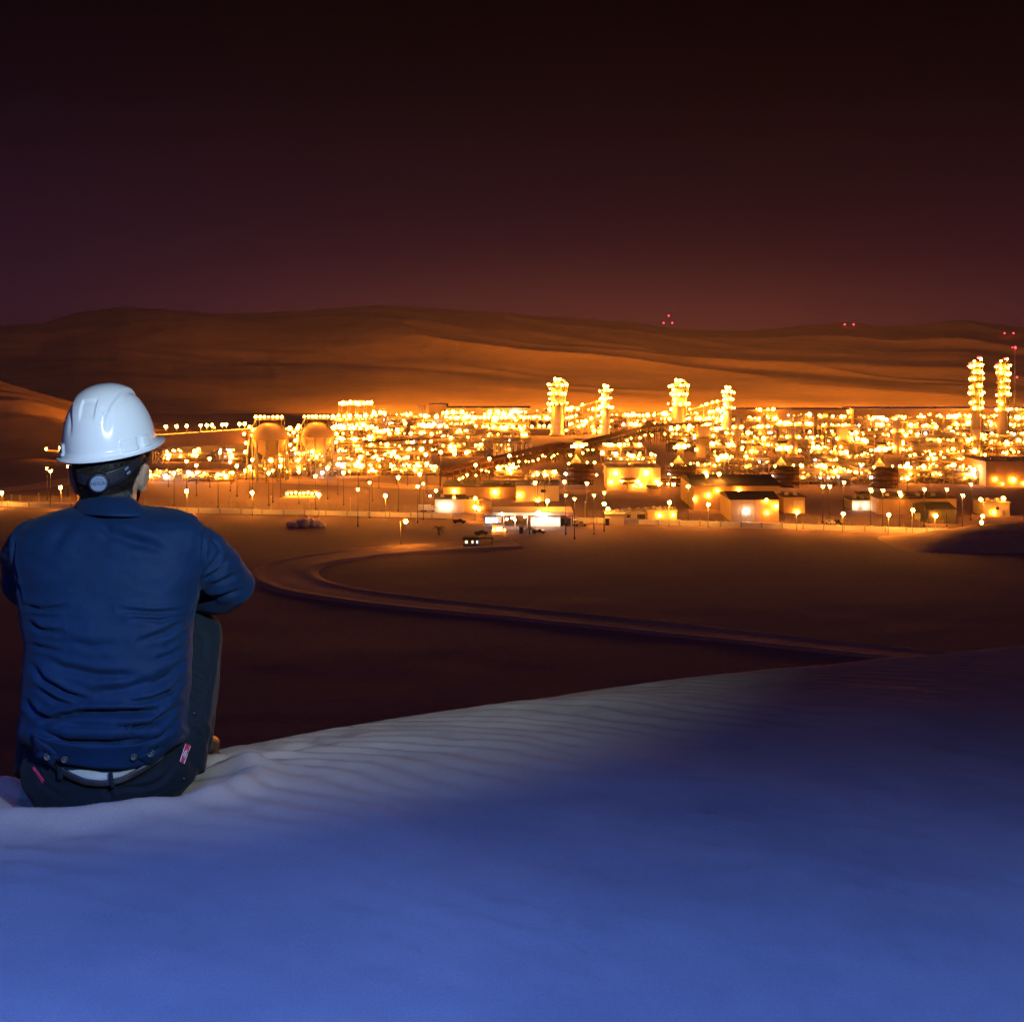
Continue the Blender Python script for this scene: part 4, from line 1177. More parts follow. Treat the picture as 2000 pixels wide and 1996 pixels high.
palm(857, 1045, 2.6, 'young palm standing alone on the sand left of the guard hut')
palm(1034, 1043, 2.2, 'short palm on the lit sand before the gatehouse')

# ---------------------------------------------------------------- pale boulders dumped before the wall
rnd = random.Random(3)
for k, (x, y, r) in enumerate([(567, 1029, 1.5), (578, 1030, 1.3), (590, 1029, 2.0), (597, 1030, 2.4), (606, 1028, 2.2), (613, 1030, 2.0), (622, 1030, 1.7), (630, 1030, 1.2)]):
    g = G(x, y)
    b = MB(); b.ball((0, 0, r * .5), (r * 1.25, r, r * .9), 14, 9)
    b.v = [tuple(Vector(v) * (1 + .42 * float(fbm(v[0] * 1.3 + k * 9, v[1] * 1.3 + v[2], 5 + k, 3)))) for v in b.v]
    o = b.build('boulder', M['pale_wall'], None, g)
    tag(o, '%s from the left of the pale boulders dumped before the boundary wall' % nth(k), 'boulder', 'pale boulders before the wall')
for k, (x, y) in enumerate([(1018, 1042), (1186, 1026)]):
    g = G(x, y)
    t = thing('sentry_box', ['narrow dark sentry box before the bright gatehouse', 'squat dark cabinet at the wall end right of the gatehouse'][k], 'sentry box', g)
    b = MB(); b.box((0, 0, 1.3), (1.5, 1.4, 2.6)); b.build('body', M['dark_steel'], t)
    b = MB(); b.box((0, 0, 2.7), (1.9, 1.8, .2)); b.build('roof', M['roof_dark'], t)

# ---------------------------------------------------------------- red-lit masts
def hill_z(px, D):
    Zg = hills_grid
    ci = (px - HC[0]) / (HC[1] - HC[0]); ri = np.interp(D, HR, np.arange(len(HR)))
    c0, r0 = int(ci), int(ri)
    return float(Zg[r0, c0])
def red_mast(px, py, label, D=None):
    if D is None:
        for D in np.linspace(5150, 2600, 160):
            zb = -(py - HOR) / F * D; zh = hill_z(px, D)
            if 14 < zb - zh: break
        zb = -(py - HOR) / F * D
    else:
        zb = -(py - HOR) / F * D; zh = -H
    h = zb - zh + 2
    t = thing('beacon_mast', label, 'radio mast', ((px - 1000) / F * D, D, zh - 2), 0, 'red-lit masts')
    b = MB(); w = 1.0 if D > 2000 else .7
    for x, y in ((-w, -w * .6), (w, -w * .6), (0, w)): b.tube([(x, y, 0), (x * .5, y * .5, h)], .28 if D < 2000 else .16, 4)
    for k in range(int(h / 4)):
        u = 1 - .5 * k * 4 / h
        b.beam((-w * u, -w * .6 * u, k * 4), (w * u, -w * .6 * u, k * 4 + 4), .14); b.beam((w * u, -w * .6 * u, k * 4), (0, w * u, k * 4 + 4), .14)
    b.build('lattice', M['rust' if D > 2000 else 'pale_steel'], t)
    lamp(t, (0, -1, h), (1.5 if D > 2000 else 2.3) * D / F, LAMPR, 'beacon')
    if D < 2000: lamp(t, (1.5, -1, h - 58 / S(D)), 1.7 * D / F, LAMPR, 'beacon'); lamp(t, (-2.5, -1, h), 1.0 * D / F, LAMPR, 'beacon')
for x, y, l in ((1306, 617, 'tallest of three red-lit masts on the dune ridge'), (1296, 631, 'short red-lit mast left of the tallest ridge mast'), (1313, 631, 'short red-lit mast right of the tallest ridge mast'),
                (1650, 634, 'left one of two red-lit masts below the ridge'), (1667, 634, 'right one of two red-lit masts below the ridge'),
                (1962, 651, 'left one of two red-lit masts above the distillation columns'), (1979, 651, 'right one of two red-lit masts above the distillation columns')):
    red_mast(x, y, l)
red_mast(1982, 679, 'tall slender red-lit mast standing right of the twin distillation columns', D=1000)
# ================================================================== the man on the dune
from mathutils.bvhtree import BVHTree
def remeshed(mb, voxel, iters=3, lam=.5):
    o = bpy.data.objects.new('tmp', mb.mesh('tmp', M['steel'])); COL.objects.link(o)
    md = o.modifiers.new('r', 'REMESH'); md.mode = 'VOXEL'; md.voxel_size = voxel
    dg = bpy.context.evaluated_depsgraph_get()
    me = o.evaluated_get(dg).to_mesh()
    n = len(me.vertices); V = np.empty(n * 3, np.float32); me.vertices.foreach_get('co', V); V = V.reshape(-1, 3).astype(float)
    fl = np.empty(len(me.loops), np.int32); me.loops.foreach_get('vertex_index', fl); Fq = fl.reshape(-1, 4)
    o.evaluated_get(dg).to_mesh_clear()
    bpy.data.objects.remove(o)
    for _ in range(iters): V = lap(V, Fq, lam)
    return V, Fq
def lap(V, Fq, lam=.5):
    S_ = np.zeros_like(V); C_ = np.zeros(len(V))
    for a in range(4):
        i, j = Fq[:, a], Fq[:, (a + 1) % 4]
        for k in range(3):
            S_[:, k] += np.bincount(i, V[j, k], len(V)) + np.bincount(j, V[i, k], len(V))
        C_ += np.bincount(i, minlength=len(V)) + np.bincount(j, minlength=len(V))
    return V + lam * (S_ / np.maximum(C_, 1)[:, None] - V)
def normals(V, Fq):
    a, b, c, d = (V[Fq[:, k]] for k in range(4))
    n = np.cross(c - a, d - b)
    N = np.zeros_like(V)
    for k in range(4):
        for q in range(3): N[:, q] += np.bincount(Fq[:, k], n[:, q], len(V))
    return N / np.maximum(np.linalg.norm(N, axis=1), 1e-12)[:, None]
def proj(V):
    return 1000 + F * V[:, 0] / V[:, 1], HOR - F * V[:, 2] / V[:, 1]
def stroke_field(PX, PY, strokes):
    D = np.zeros(len(PX))
    for pts, depth, wd in strokes:
        pts = np.array(pts, float)
        L = np.concatenate([[0], np.cumsum(np.linalg.norm(np.diff(pts, axis=0), axis=1))])
        best = np.full(len(PX), 1e9); sgn = np.zeros(len(PX)); tt = np.zeros(len(PX))
        for k in range(len(pts) - 1):
            a, b = pts[k], pts[k + 1]; d = b - a; l2 = d @ d
            u = np.clip(((PX - a[0]) * d[0] + (PY - a[1]) * d[1]) / l2, 0, 1)
            dx, dy = PX - a[0] - u * d[0], PY - a[1] - u * d[1]
            ds = np.hypot(dx, dy); m = ds < best
            best[m] = ds[m]; sgn[m] = np.sign(d[0] * dy - d[1] * dx)[m]; tt[m] = ((L[k] + u * (L[k + 1] - L[k])) / L[-1])[m]
        taper = np.clip(np.minimum(tt, 1 - tt) * 4, .12, 1) ** .7
        sd = best * sgn
        D += taper * depth * (-np.exp(-(sd / wd) ** 2) + .62 * np.exp(-((sd + 1.9 * wd) / (1.3 * wd)) ** 2) + .30 * np.exp(-((sd - 2.2 * wd) / (1.5 * wd)) ** 2))
    return D
def wrinkle(V, Fq, strokes, noise=()):
    N = normals(V, Fq)
    PX, PY = proj(V)
    view = -V / np.linalg.norm(V, axis=1)[:, None]
    f = smooth01(((N * view).sum(1) - .02) / .35)
    D = stroke_field(PX, PY, strokes) * f
    for sc, amp, sd in noise:
        D = D + amp * fbm(V[:, 0] * sc + V[:, 1] * sc * .7, V[:, 2] * sc * 1.7, sd, 3)
    return V + N * D[:, None]
def ring_loft(mb, rings, ex=2.4, n=40):
    rows = []
    for py, l, r, Yc, b in rings:
        cx = ((l + r) / 2 - 1000) / F * Yc; a = (r - l) / 2 / F * Yc; z = -(py - HOR) / F * Yc
        t = np.linspace(0, 2 * np.pi, n, endpoint=False)
        c, s = np.cos(t), np.sin(t)
        rows.append(np.stack([cx + a * np.sign(c) * np.abs(c) ** (2 / ex), Yc + b * np.sign(s) * np.abs(s) ** (2 / ex), np.full(n, z)], 1))
    P = np.array(rows)
    mb.grid(P, closed=True)
    k = len(mb.v)
    mb.f.append(tuple(range(k - n, k))); mb.m.append(0); mb.sm.append(True)
    mb.f.append(tuple(reversed(range(k - n * len(rings), k - n * (len(rings) - 1))))); mb.m.append(0); mb.sm.append(True)
def bvh_of(*VF):
    vs, fs, o = [], [], 0
    for V, Fq in VF:
        vs.extend(map(tuple, V)); fs.extend([tuple(int(i) + o for i in f) for f in Fq]); o += len(V)
    return BVHTree.FromPolygons(vs, fs)
def hit(bvh, px, py):
    d = Vector(((px - 1000) / F, 1.0, -(py - HOR) / F)).normalized()
    loc, nrm, _, _ = bvh.ray_cast(Vector((0, 0, 0)), d, 8.0)
    if loc is None: return None, None
    if nrm.dot(d) > 0: nrm = -nrm
    return loc, nrm
def patch(bvh, name, m, parent, U, off=.004, thick=.003, sm=2):
    """U: rows x cols of image points; drapes a strip of cloth over what lies there"""
    U = np.array(U, float); r, c = U.shape[:2]
    Y = np.full((r, c), np.nan)
    for i in range(r):
        for j in range(c):
            p, n = hit(bvh, *U[i, j])
            if p is not None and p.y < 3.0: Y[i, j] = p.y
    for i in range(r):                      # fill misses from the neighbour along the row
        ok = np.where(~np.isnan(Y[i]))[0]
        if len(ok): Y[i] = np.interp(np.arange(c), ok, Y[i, ok])
    for _ in range(sm):
        Y[:, 1:-1] = .5 * Y[:, 1:-1] + .25 * (Y[:, :-2] + Y[:, 2:])
        Y[1:-1] = .5 * Y[1:-1] + .25 * (Y[:-2] + Y[2:])
    Y = Y - off
    P = np.stack([(U[..., 0] - 1000) / F * Y, Y, -(U[..., 1] - HOR) / F * Y], -1)
    mb = MB(); mb.grid(P)
    o = mb.build(name, m, parent, (0, 0, 0))
    s_ = o.modifiers.new('thickness', 'SOLIDIFY'); s_.thickness = thick; s_.offset = 0
    return o
def child(o, parent):
    """keep world-space geometry while parenting to an object that stands at BASE"""
    o.parent = parent
    o.location = (-BASE.x, -BASE.y, -BASE.z)
    return o
BASE = Vector((-.905, 2.60, float(dune_z(-.905, 2.60))))

def cloth(name, color, rough=.8, sheen=.25, weave=900, ws=.25):
    m = mat(name, color, rough, 0, (14, .16), None, .25, sheen=sheen)
    t = m.node_tree; p = t.nodes['Principled BSDF']
    c = t.nodes.new('ShaderNodeTexCoord')
    w = t.nodes.new('ShaderNodeTexNoise'); w.inputs['Scale'].default_value = weave; w.inputs['Detail'].default_value = 2
    mp = t.nodes.new('ShaderNodeMapping'); mp.inputs['Scale'].default_value = (1, 1, .45); mp.inputs['Rotation'].default_value = (0, R(35), 0)
    w2 = t.nodes.new('ShaderNodeTexNoise'); w2.inputs['Scale'].default_value = 55; w2.inputs['Detail'].default_value = 5
    t.links.new(c.outputs['Object'], mp.inputs['Vector']); t.links.new(mp.outputs[0], w.inputs['Vector']); t.links.new(c.outputs['Object'], w2.inputs['Vector'])
    a = t.nodes.new('ShaderNodeMath'); a.operation = 'MULTIPLY_ADD'; a.inputs[1].default_value = .22
    t.links.new(w.outputs[0], a.inputs[0]); t.links.new(w2.outputs[0], a.inputs[2])
    b = t.nodes.new('ShaderNodeBump'); b.inputs['Strength'].default_value = ws; b.inputs['Distance'].default_value = .004
    t.links.new(a.outputs[0], b.inputs['Height']); t.links.new(b.outputs[0], p.inputs['Normal'])
    return m
M['jacket'] = cloth('navy_work_cloth', (.0009, .0175, .063), .75, .03)
M['trousers'] = cloth('dark_denim', (.0055, .010, .017), .85, .04)
M['skin'] = mat('skin', (.40, .235, .155), .5, 0, (60, .10), (160, .25, .002), .4)
M['hair'] = mat('dark_brown_hair', (.020, .012, .009), .42, 0, (300, .5), None, .6)
M['shell'] = mat('white_helmet_plastic', (.80, .80, .82), .24, 0, None, (420, .015, .001), .5, coat=.3)
M['strap'] = mat('dark_strap', (.018, .015, .022), .45, 0, (60, .3), (300, .2, .002))
M['knob_face'] = mat('grey_blue_plastic', (.17, .22, .32), .4, 0, (80, .1), (250, .15, .001))
M['knob_text'] = mat('dark_grey_lettering', (.035, .04, .06), .5)
M['tag_red'] = mat('red_label_cloth', (.62, .03, .10), .7, 0, (120, .12), (600, .3, .001))
M['tag_white'] = mat('white_stitching', (.72, .70, .74), .7)
M['tag_dark'] = mat('dark_lettering', (.05, .01, .02), .7)
M['button'] = mat('black_button', (.010, .010, .014), .38, .0)
M['leather'] = mat('black_leather', (.018, .015, .015), .45, 0, (40, .3), (200, .3, .002))
M['boot'] = mat('brown_boot_leather', (.028, .018, .014), .45, 0, (40, .3), (160, .4, .002))
M['shirt'] = cloth('pale_shirt', (.42, .42, .36), .85, .1)

# ---- body: one continuous skin surface (mostly hidden by the clothes)
HC0 = W(214, 900, 2.705)
HR0 = Vector((.0755, .098, .118))
b = MB()
b.ball(HC0, tuple(HR0), 40, 28)
b.ball(W(222, 962, 2.752), (.056, .066, .052), 28, 18)                       # jaw
b.ball(W(233, 990, 2.790), (.028, .026, .022), 16, 12)                       # chin
b.tube([W(212, 1030, 2.665), W(213, 1000, 2.675), W(215, 950, 2.695)], [.066, .060, .060], 20)   # neck
b.tube([W(226, 915, 2.805), W(232, 940, 2.822), W(233, 948, 2.815)], [.009, .014, .012], 12)     # nose
b.tube([W(203, 904, 2.785), W(226, 902, 2.800), W(250, 904, 2.780)], [.012, .013, .012], 10)     # brow
b.tube([W(219, 965, 2.803), W(233, 966, 2.808), W(246, 966, 2.800)], [.007, .009, .007], 10)     # lips
for side, (ex, ey) in ((1, (284, 931)), (-1, (143, 935))):
    rot = Matrix.Rotation(R(-24 * side), 3, 'Z') @ Matrix.Rotation(R(12 * side), 3, 'Y')
    c = W(ex - 4 * side, ey, 2.700)
    b.ball(c, (.009, .020, .032), 20, 14, rot=rot)
    b.ball(c + Vector((.003 * side, -.012, .004)), (.007, .008, .031), 16, 12, rot=rot)
    b.ball(c + Vector((-.002 * side, .004, -.028)), (.007, .009, .010), 12, 10, rot=rot)
ring_loft(b, [(1022, 130, 310, 2.67, .05), (1060, 60, 370, 2.65, .09), (1200, 75, 350, 2.63, .10), (1400, 85, 330, 2.60, .095), (1500, 95, 335, 2.60, .10), (1530, 110, 320, 2.60, .09)], 2.3, 32)
ARMS = {}
for side in (1, -1):
    sh, el, wr, hd = ((W(360, 1064, 2.655), W(454, 1142, 2.775), W(330, 1180, 2.930), W(268, 1190, 2.965)) if side > 0 else
                      (W(68, 1066, 2.655), W(50, 1137, 2.765), W(190, 1182, 2.935), W(250, 1186, 2.980)))
    ARMS[side] = (sh, el, wr, hd)
    b.tube([sh, sh.lerp(el, .5), el, el.lerp(wr, .35), wr, hd], [.048, .044, .040, .040, .027, .026], 14)
    d = (hd - wr).normalized(); up = Vector((0, 0, 1)); fwd = d.cross(up).normalized() * (1 if side > 0 else -1)
    b.ball(hd, (.046, .020, .036), 18, 12, rot=d.to_track_quat('X', 'Z').to_matrix())
    for k, (L, off) in enumerate(((.070, .028), (.078, .010), (.073, -.008), (.058, -.026))):
        p0 = hd + d * .035 + up * off
        b.tube([p0 - d * .02, p0 + d * L * .4 + fwd * .004, p0 + d * L * .72 - fwd * .012, p0 + d * L * .85 - fwd * .032], [.0095, .0092, .0086, .0072], 10)
    b.tube([hd + up * .022 - d * .015, hd + up * .048 + d * .014 - fwd * .012, hd + up * .050 + d * .040 - fwd * .020], [.012, .0105, .0085], 10)
V, Fq = remeshed(b, .0036, 2, .45)
person = np_obj('person', V - np.array(BASE), Fq, M['skin'])
person.location = BASE
tag(person, 'man in navy work clothes and white hard hat sitting on the dune, seen from behind', 'person')
body_bvh = bvh_of((V, Fq))
BV, BN = V, normals(V, Fq)
for x in (214, 246):                                                         # eyes, facing the plant
    e = MB(); c = W(x, 918, 2.790); e.ball(c, .0115, 16, 12, 0); e.ball(c + Vector((0, .0075, 0)), .0058, 10, 8, 1)
    child(e.build('eye', [M['white_paint'], M['button']], None), person)

# ---- jacket
b = MB()
TORSO = [(992, 140, 300, 2.685, .062), (999, 112, 350, 2.680, .080), (1010, 78, 380, 2.672, .096), (1028, 46, 396, 2.664, .108), (1065, 36, 397, 2.655, .118), (1110, 36, 396, 2.647, .126),
         (1180, 46, 382, 2.635, .130), (1240, 57, 373, 2.622, .130), (1300, 54, 371, 2.612, .130), (1350, 51, 369, 2.604, .132), (1395, 50, 364, 2.597, .134), (1425, 56, 360, 2.592, .136),
         (1445, 66, 356, 2.590, .131), (1475, 82, 346, 2.586, .124), (1492, 104, 325, 2.584, .108)]
ring_loft(b, TORSO, 2.45, 48)
for side in (1, -1):
    sh, el, wr, hd = ARMS[side]
    n1 = sh.lerp(el, .35); n2 = sh.lerp(el, .7)
    up = Vector((0, 0, .004))
    b.tube([sh + Vector((-.05 * side, 0, -.008)), sh + Vector((0, 0, -.006)), n1 + Vector((.004 * side, 0, .008)), n2 + Vector((.002 * side, 0, .006)), el + Vector((.002 * side, 0, -.002)), el.lerp(wr, .18) + Vector((0, 0, -.012)), el.lerp(wr, .5), wr],
           [.066, .068, .063, .060, .053, .054, .052, .040], 20)
V, Fq = remeshed(b, .0042, 7, .5)
J = [([(189, 1015), (215, 1042), (255, 1058), (300, 1068)], .0065, 11), ([(210, 1034), (256, 1048), (292, 1062), (330, 1085)], .004, 10), ([(150, 1012), (120, 1040), (100, 1080)], .003, 12),
     ([(46, 1183), (85, 1191), (130, 1184)], .006, 5), ([(55, 1200), (90, 1205), (118, 1203)], .004, 4), ([(232, 1190), (297, 1197), (364, 1193)], .006, 5), ([(254, 1208), (310, 1211), (371, 1200)], .006, 4),
     ([(270, 1253), (324, 1234), (369, 1208)], .006, 6), ([(318, 1266), (350, 1247), (372, 1224)], .005, 5), ([(300, 1292), (340, 1276), (370, 1255)], .004, 6),
     ([(57, 1215), (81, 1231), (121, 1234)], .007, 5), ([(58, 1258), (85, 1266), (115, 1273)], .005, 5), ([(81, 1280), (121, 1304), (189, 1318), (270, 1320)], .006, 8), ([(120, 1250), (180, 1262), (240, 1258)], .003, 9),
     ([(62, 1300), (86, 1328), (129, 1354), (173, 1369)], .009, 6), ([(70, 1340), (110, 1368), (150, 1380)], .006, 6), ([(248, 1374), (297, 1366), (337, 1350), (361, 1320)], .009, 5),
     ([(150, 1392), (229, 1391), (305, 1389)], .014, 7), ([(88, 1411), (121, 1398), (170, 1390)], .011, 6), ([(230, 1420), (297, 1415), (352, 1376)], .010, 6), ([(81, 1423), (135, 1443), (216, 1447), (270, 1436)], .010, 7),
     ([(51, 1369), (73, 1396), (102, 1405)], .010, 6), ([(180, 1352), (240, 1346), (300, 1330), (355, 1296)], .005, 9), ([(290, 1345), (330, 1322), (368, 1280)], .005, 6), ([(300, 1440), (330, 1420), (352, 1400)], .006, 5),
     ([(396, 1133), (430, 1112), (444, 1090)], .010, 5), ([(398, 1118), (420, 1098), (430, 1078)], .006, 4.5), ([(412, 1142), (440, 1132), (468, 1120)], .007, 5), ([(390, 1166), (430, 1163), (470, 1152)], .009, 5), ([(415, 1052), (432, 1074)], .005, 4),
     ([(8, 1100), (18, 1128), (34, 1150)], .006, 5), ([(6, 1140), (25, 1158)], .006, 4),
     ([(398, 1022), (398, 1060), (396, 1100), (389, 1165), (374, 1197)], .0045, 2.8), ([(30, 1045), (27, 1085), (34, 1140), (45, 1182)], .0045, 2.8), ([(80, 1024), (150, 1050), (240, 1053), (330, 1050), (392, 1034)], .0, 2)]
J = [(p, d_ * (1.55 if p[0][1] > 1180 else 1.25), w_ * .9) for p, d_, w_ in J]
V = wrinkle(V, Fq, J, [(9, .0040, 3), (24, .0022, 8)])
V = lap(V, Fq, .35)
PX, PY = proj(V)
N = normals(V, Fq)
bl = np.exp(-((PY - 1428 + (PX - 210) ** 2 * -.0002) / 15.0) ** 2) * .010 - .008 * smooth01((PY - 1448) / 22)
V = V + N * bl[:, None] * (np.abs(N[:, 2]) < .9)[:, None]
jacket = child(np_obj('jacket', V, Fq, M['jacket']), person)
jack_bvh = bvh_of((V, Fq))

# collar: a stand and a folded leaf around the neck
def collar(name, top, bot, lift):
    rows = []
    for q in np.linspace(0, 1, 9):
        row = []
        for a in np.linspace(R(-158), R(158), 72):
            s_, c_ = math.sin(a), math.cos(a)          # a = 0 at the back of the neck
            (l0, r0, y0, b0, Y0), (l1, r1, y1, b1, Y1) = top, bot
            l, r, yy, bb, Yc = (u * (1 - q) + w * q for u, w in zip((l0, r0, y0, b0, Y0), (l1, r1, y1, b1, Y1)))
            cx, hw = (l + r) / 2, (r - l) / 2
            Yp = Yc - bb * c_
            drop = (1 - c_) ** 1.6 * 9 + 1.5 * math.sin(3 * a + 1) * q
            bulge = lift * math.sin(q * math.pi)
            row.append(W(cx + (hw + bulge * abs(s_)) * s_, yy + drop, Yp - bulge * .0011 * c_))
        rows.append([tuple(p) for p in row])
    mb = MB(); mb.grid(np.array(rows))
    o = mb.build(name, M['jacket'], jacket)
    s_ = o.modifiers.new('thickness', 'SOLIDIFY'); s_.thickness = .004; s_.offset = 1
    return o
collar('collar', (154, 262, 968, .070, 2.695), (138, 300, 1006, .118, 2.690), 4)
collar('collar_stand', (158, 256, 971, .064, 2.695), (150, 272, 1004, .080, 2.690), 1)

# ---- trousers
b = MB()
ring_loft(b, [(1432, 66, 350, 2.600, .112), (1462, 52, 368, 2.602, .126), (1490, 48, 380, 2.604, .138), (1520, 58, 380, 2.606, .146), (1550, 84, 352, 2.61, .146), (1580, 112, 320, 2.615, .13), (1600, 140, 290, 2.62, .09)], 2.3, 48)
LEGS = {}
for side in (1, -1):
    hip, kn, an, toe = ((W(322, 1498, 2.640), W(386, 1240, 2.830), W(378, 1448, 2.858), W(412, 1480, 3.05)) if side > 0 else
                        (W(112, 1500, 2.640), W(110, 1245, 2.840), W(126, 1450, 2.875), W(120, 1480, 3.07)))
    LEGS[side] = (hip, kn, an, toe)
    b.tube([hip, hip.lerp(kn, .3) + Vector((0, -.010, 0)), hip.lerp(kn, .7), kn], [.092, .086, .072, .060], 22)
    b.ball(kn + Vector((0, 0, .0)), (.059, .060, .062), 20, 14)
    b.tube([kn, kn.lerp(an, .3) + Vector((0, -.004, 0)), kn.lerp(an, .7), an + Vector((0, 0, -.02))], [.058, .060, .052, .046], 20)
V, Fq = remeshed(b, .0045, 6, .5)
T = [([(372, 1310), (385, 1318), (400, 1332)], .006, 3), ([(374, 1320), (398, 1344), (406, 1362)], .008, 3), ([(365, 1342), (386, 1352), (404, 1376)], .009, 3.2), ([(366, 1356), (384, 1366), (402, 1392)], .007, 3.2), ([(366, 1380), (380, 1390), (392, 1412)], .006, 3.5),
     ([(369, 1415), (390, 1436), (396, 1468)], .008, 4), ([(385, 1400), (403, 1430), (404, 1460)], .006, 4), ([(421, 1225), (417, 1310), (406, 1362), (400, 1420)], .004, 2.5),
     ([(320, 1455), (300, 1500), (230, 1535)], .004, 5), ([(345, 1490), (320, 1520), (270, 1545)], .005, 4), ([(70, 1490), (80, 1530), (120, 1555)], .005, 4), ([(330, 1520), (300, 1535), (225, 1540)], .006, 4),
     ([(380, 1225), (400, 1250), (395, 1290)], .003, 6), ([(210, 1538), (216, 1560)], .008, 5)]
V = wrinkle(V, Fq, T, [(11, .004, 13), (30, .0014, 18)])
V = lap(V, Fq, .35)
trousers = child(np_obj('trousers', V, Fq, M['trousers']), person)
trou_bvh = bvh_of((V, Fq))

# jacket waistband with tabs and buttons, belt, shirt tail, tags
JV = np.empty(len(jacket.data.vertices) * 3, np.float32); jacket.data.vertices.foreach_get('co', JV); JV = JV.reshape(-1, 3)
JF = np.empty(len(jacket.data.loops), np.int32); jacket.data.loops.foreach_get('vertex_index', JF)
both = bvh_of((V, Fq), (JV, JF.reshape(-1, 4)))
xt = np.linspace(0, 1, 60)
topx, topy = 64 + 292 * xt, np.interp(xt, [0, .1, .35, .7, .9, 1], [1432, 1444, 1457, 1453, 1436, 1414])
botx, boty = 70 + 296 * xt, np.interp(xt, [0, .08, .2, .4, .6, .75, .9, 1], [1462, 1478, 1492, 1501, 1502, 1492, 1464, 1424])
Ug = [[(topx[j] * (1 - v) + botx[j] * v, topy[j] * (1 - v) + boty[j] * v) for j in range(60)] for v in np.linspace(0, 1, 9)]
wb = patch(both, 'waistband', M['jacket'], jacket, Ug, .009, .004, 4)
wb_bvh = BVHTree.FromObject(wb, bpy.context.evaluated_depsgraph_get())
def on_band(px, py):
    d = Vector(((px - 1000) / F, 1.0, -(py - HOR) / F)).normalized()
    V_ = [v.co for v in wb.data.vertices]
    best = min(V_, key=lambda p: (1000 + F * p.x / p.y - px) ** 2 + (HOR - F * p.z / p.y - py) ** 2)
    return d * (best.y / d.y)
tabs = [('waist_tab', [(266, 1476), (280, 1457), (350, 1420), (364, 1442), (296, 1492)]), ('waist_tab', [(116, 1476), (106, 1462), (70, 1440), (70, 1472), (104, 1494)])]
for nm, poly in tabs:
    q = np.array(poly, float); c0 = q.mean(0)
    rings_ = [[tuple(c0 + (q2 - c0) * k) for q2 in np.concatenate([np.linspace(q[i], q[(i + 1) % len(q)], 5)[:-1] for i in range(len(q))] + [q[:1]])] for k in (.02, .5, 1.0)]
    P = np.array([[tuple(on_band(*p) + Vector((0, -.0055, 0))) for p in r_] for r_ in rings_])
    mb = MB(); mb.grid(P); o = mb.build(nm, M['jacket'], jacket)
    s_ = o.modifiers.new('thickness', 'SOLIDIFY'); s_.thickness = .0035; s_.offset = 0
for px, py, r in ((297, 1469, .0088), (264, 1476, .0075), (96, 1475, .0088), (129, 1481, .0075)):
    p = on_band(px, py); mb = MB()
    prof = [(r, -.002), (r, .0015), (r * .9, .0035), (r * .62, .0028), (r * .5, .0018), (r * .22, .0022), (0, .003)]
    mb.lathe([(a, h) for a, h in prof], (0, 0, 0), 20)
    rot = (Vector((0, 0, 0)) - p).to_track_quat('Z', 'Y').to_matrix()
    mb.v = [tuple(rot @ Vector(v) + p + Vector((0, -.0085, 0))) for v in mb.v]
    mb.build('button', M['button'], jacket)
def strip(name, m, parent, pts, hw, off, thick=.004, bv=None, n=40):
    pts = np.array(pts, float); s_ = np.linspace(0, 1, len(pts)); q = np.linspace(0, 1, n)
    cx_ = np.interp(q, s_, pts[:, 0]); cy_ = np.interp(q, s_, pts[:, 1])
    for _ in range(3):
        cx_[1:-1] = (cx_[:-2] + 2 * cx_[1:-1] + cx_[2:]) / 4; cy_[1:-1] = (cy_[:-2] + 2 * cy_[1:-1] + cy_[2:]) / 4
    tx, ty = np.gradient(cx_), np.gradient(cy_); l = np.hypot(tx, ty); nx, ny = -ty / l, tx / l
    return patch(bv or trou_bvh, name, m, parent, [[(cx_[j] + nx[j] * k * hw, cy_[j] + ny[j] * k * hw) for j in range(n)] for k in (-1, -.4, .4, 1)], off, thick)
shirt = strip('shirt_tail', M['shirt'], person, [(112, 1490), (150, 1508), (190, 1514), (225, 1508), (262, 1496)], 13, .003, .003); shirt.location = -BASE
belt = strip('belt', M['leather'], person, [(104, 1490), (130, 1512), (165, 1527), (203, 1531), (240, 1523), (280, 1502), (320, 1474)], 6.5, .009, .005); belt.location = -BASE
for pts in ([(113, 1484), (116, 1506), (118, 1522)], [(216, 1508), (217, 1522), (221, 1538)]):
    strip('belt_loop', M['trousers'], trousers, pts, 4.0, .014, .003, n=10)
def tag_patch(quad, off=.004):
    a, b_, c, d = (np.array(p, float) for p in quad)       # top-left, top-right, bottom-right, bottom-left
    return patch(trou_bvh, 'label_tag', M['tag_red'], trousers, [[tuple((a * (1 - u) + b_ * u) * (1 - v) + (d * (1 - u) + c * u) * v) for u in np.linspace(0, 1, 5)] for v in np.linspace(0, 1, 9)], off, .0012, 6)
def letters(txt, name, m, parent, center, xdir, ydir, height, depth=.0004, wide=1.0):
    cu = bpy.data.curves.new('t', 'FONT'); cu.body = txt; cu.size = 1.0; cu.align_x = 'CENTER'; cu.align_y = 'CENTER'; cu.extrude = depth / height
    o = bpy.data.objects.new('t', cu); COL.objects.link(o)
    me = bpy.data.meshes.new_from_object(o.evaluated_get(bpy.context.evaluated_depsgraph_get()))
    bpy.data.objects.remove(o)
    xdir = Vector(xdir).normalized(); zdir = xdir.cross(Vector(ydir)).normalized(); yd = zdir.cross(xdir)
    for v in me.vertices:
        v.co = Vector(center) + xdir * v.co.x * height * wide + yd * v.co.y * height + zdir * v.co.z * height
    me.materials.clear(); me.materials.append(m)
    o = bpy.data.objects.new(name, me); COL.objects.link(o); o.parent = parent
    return o
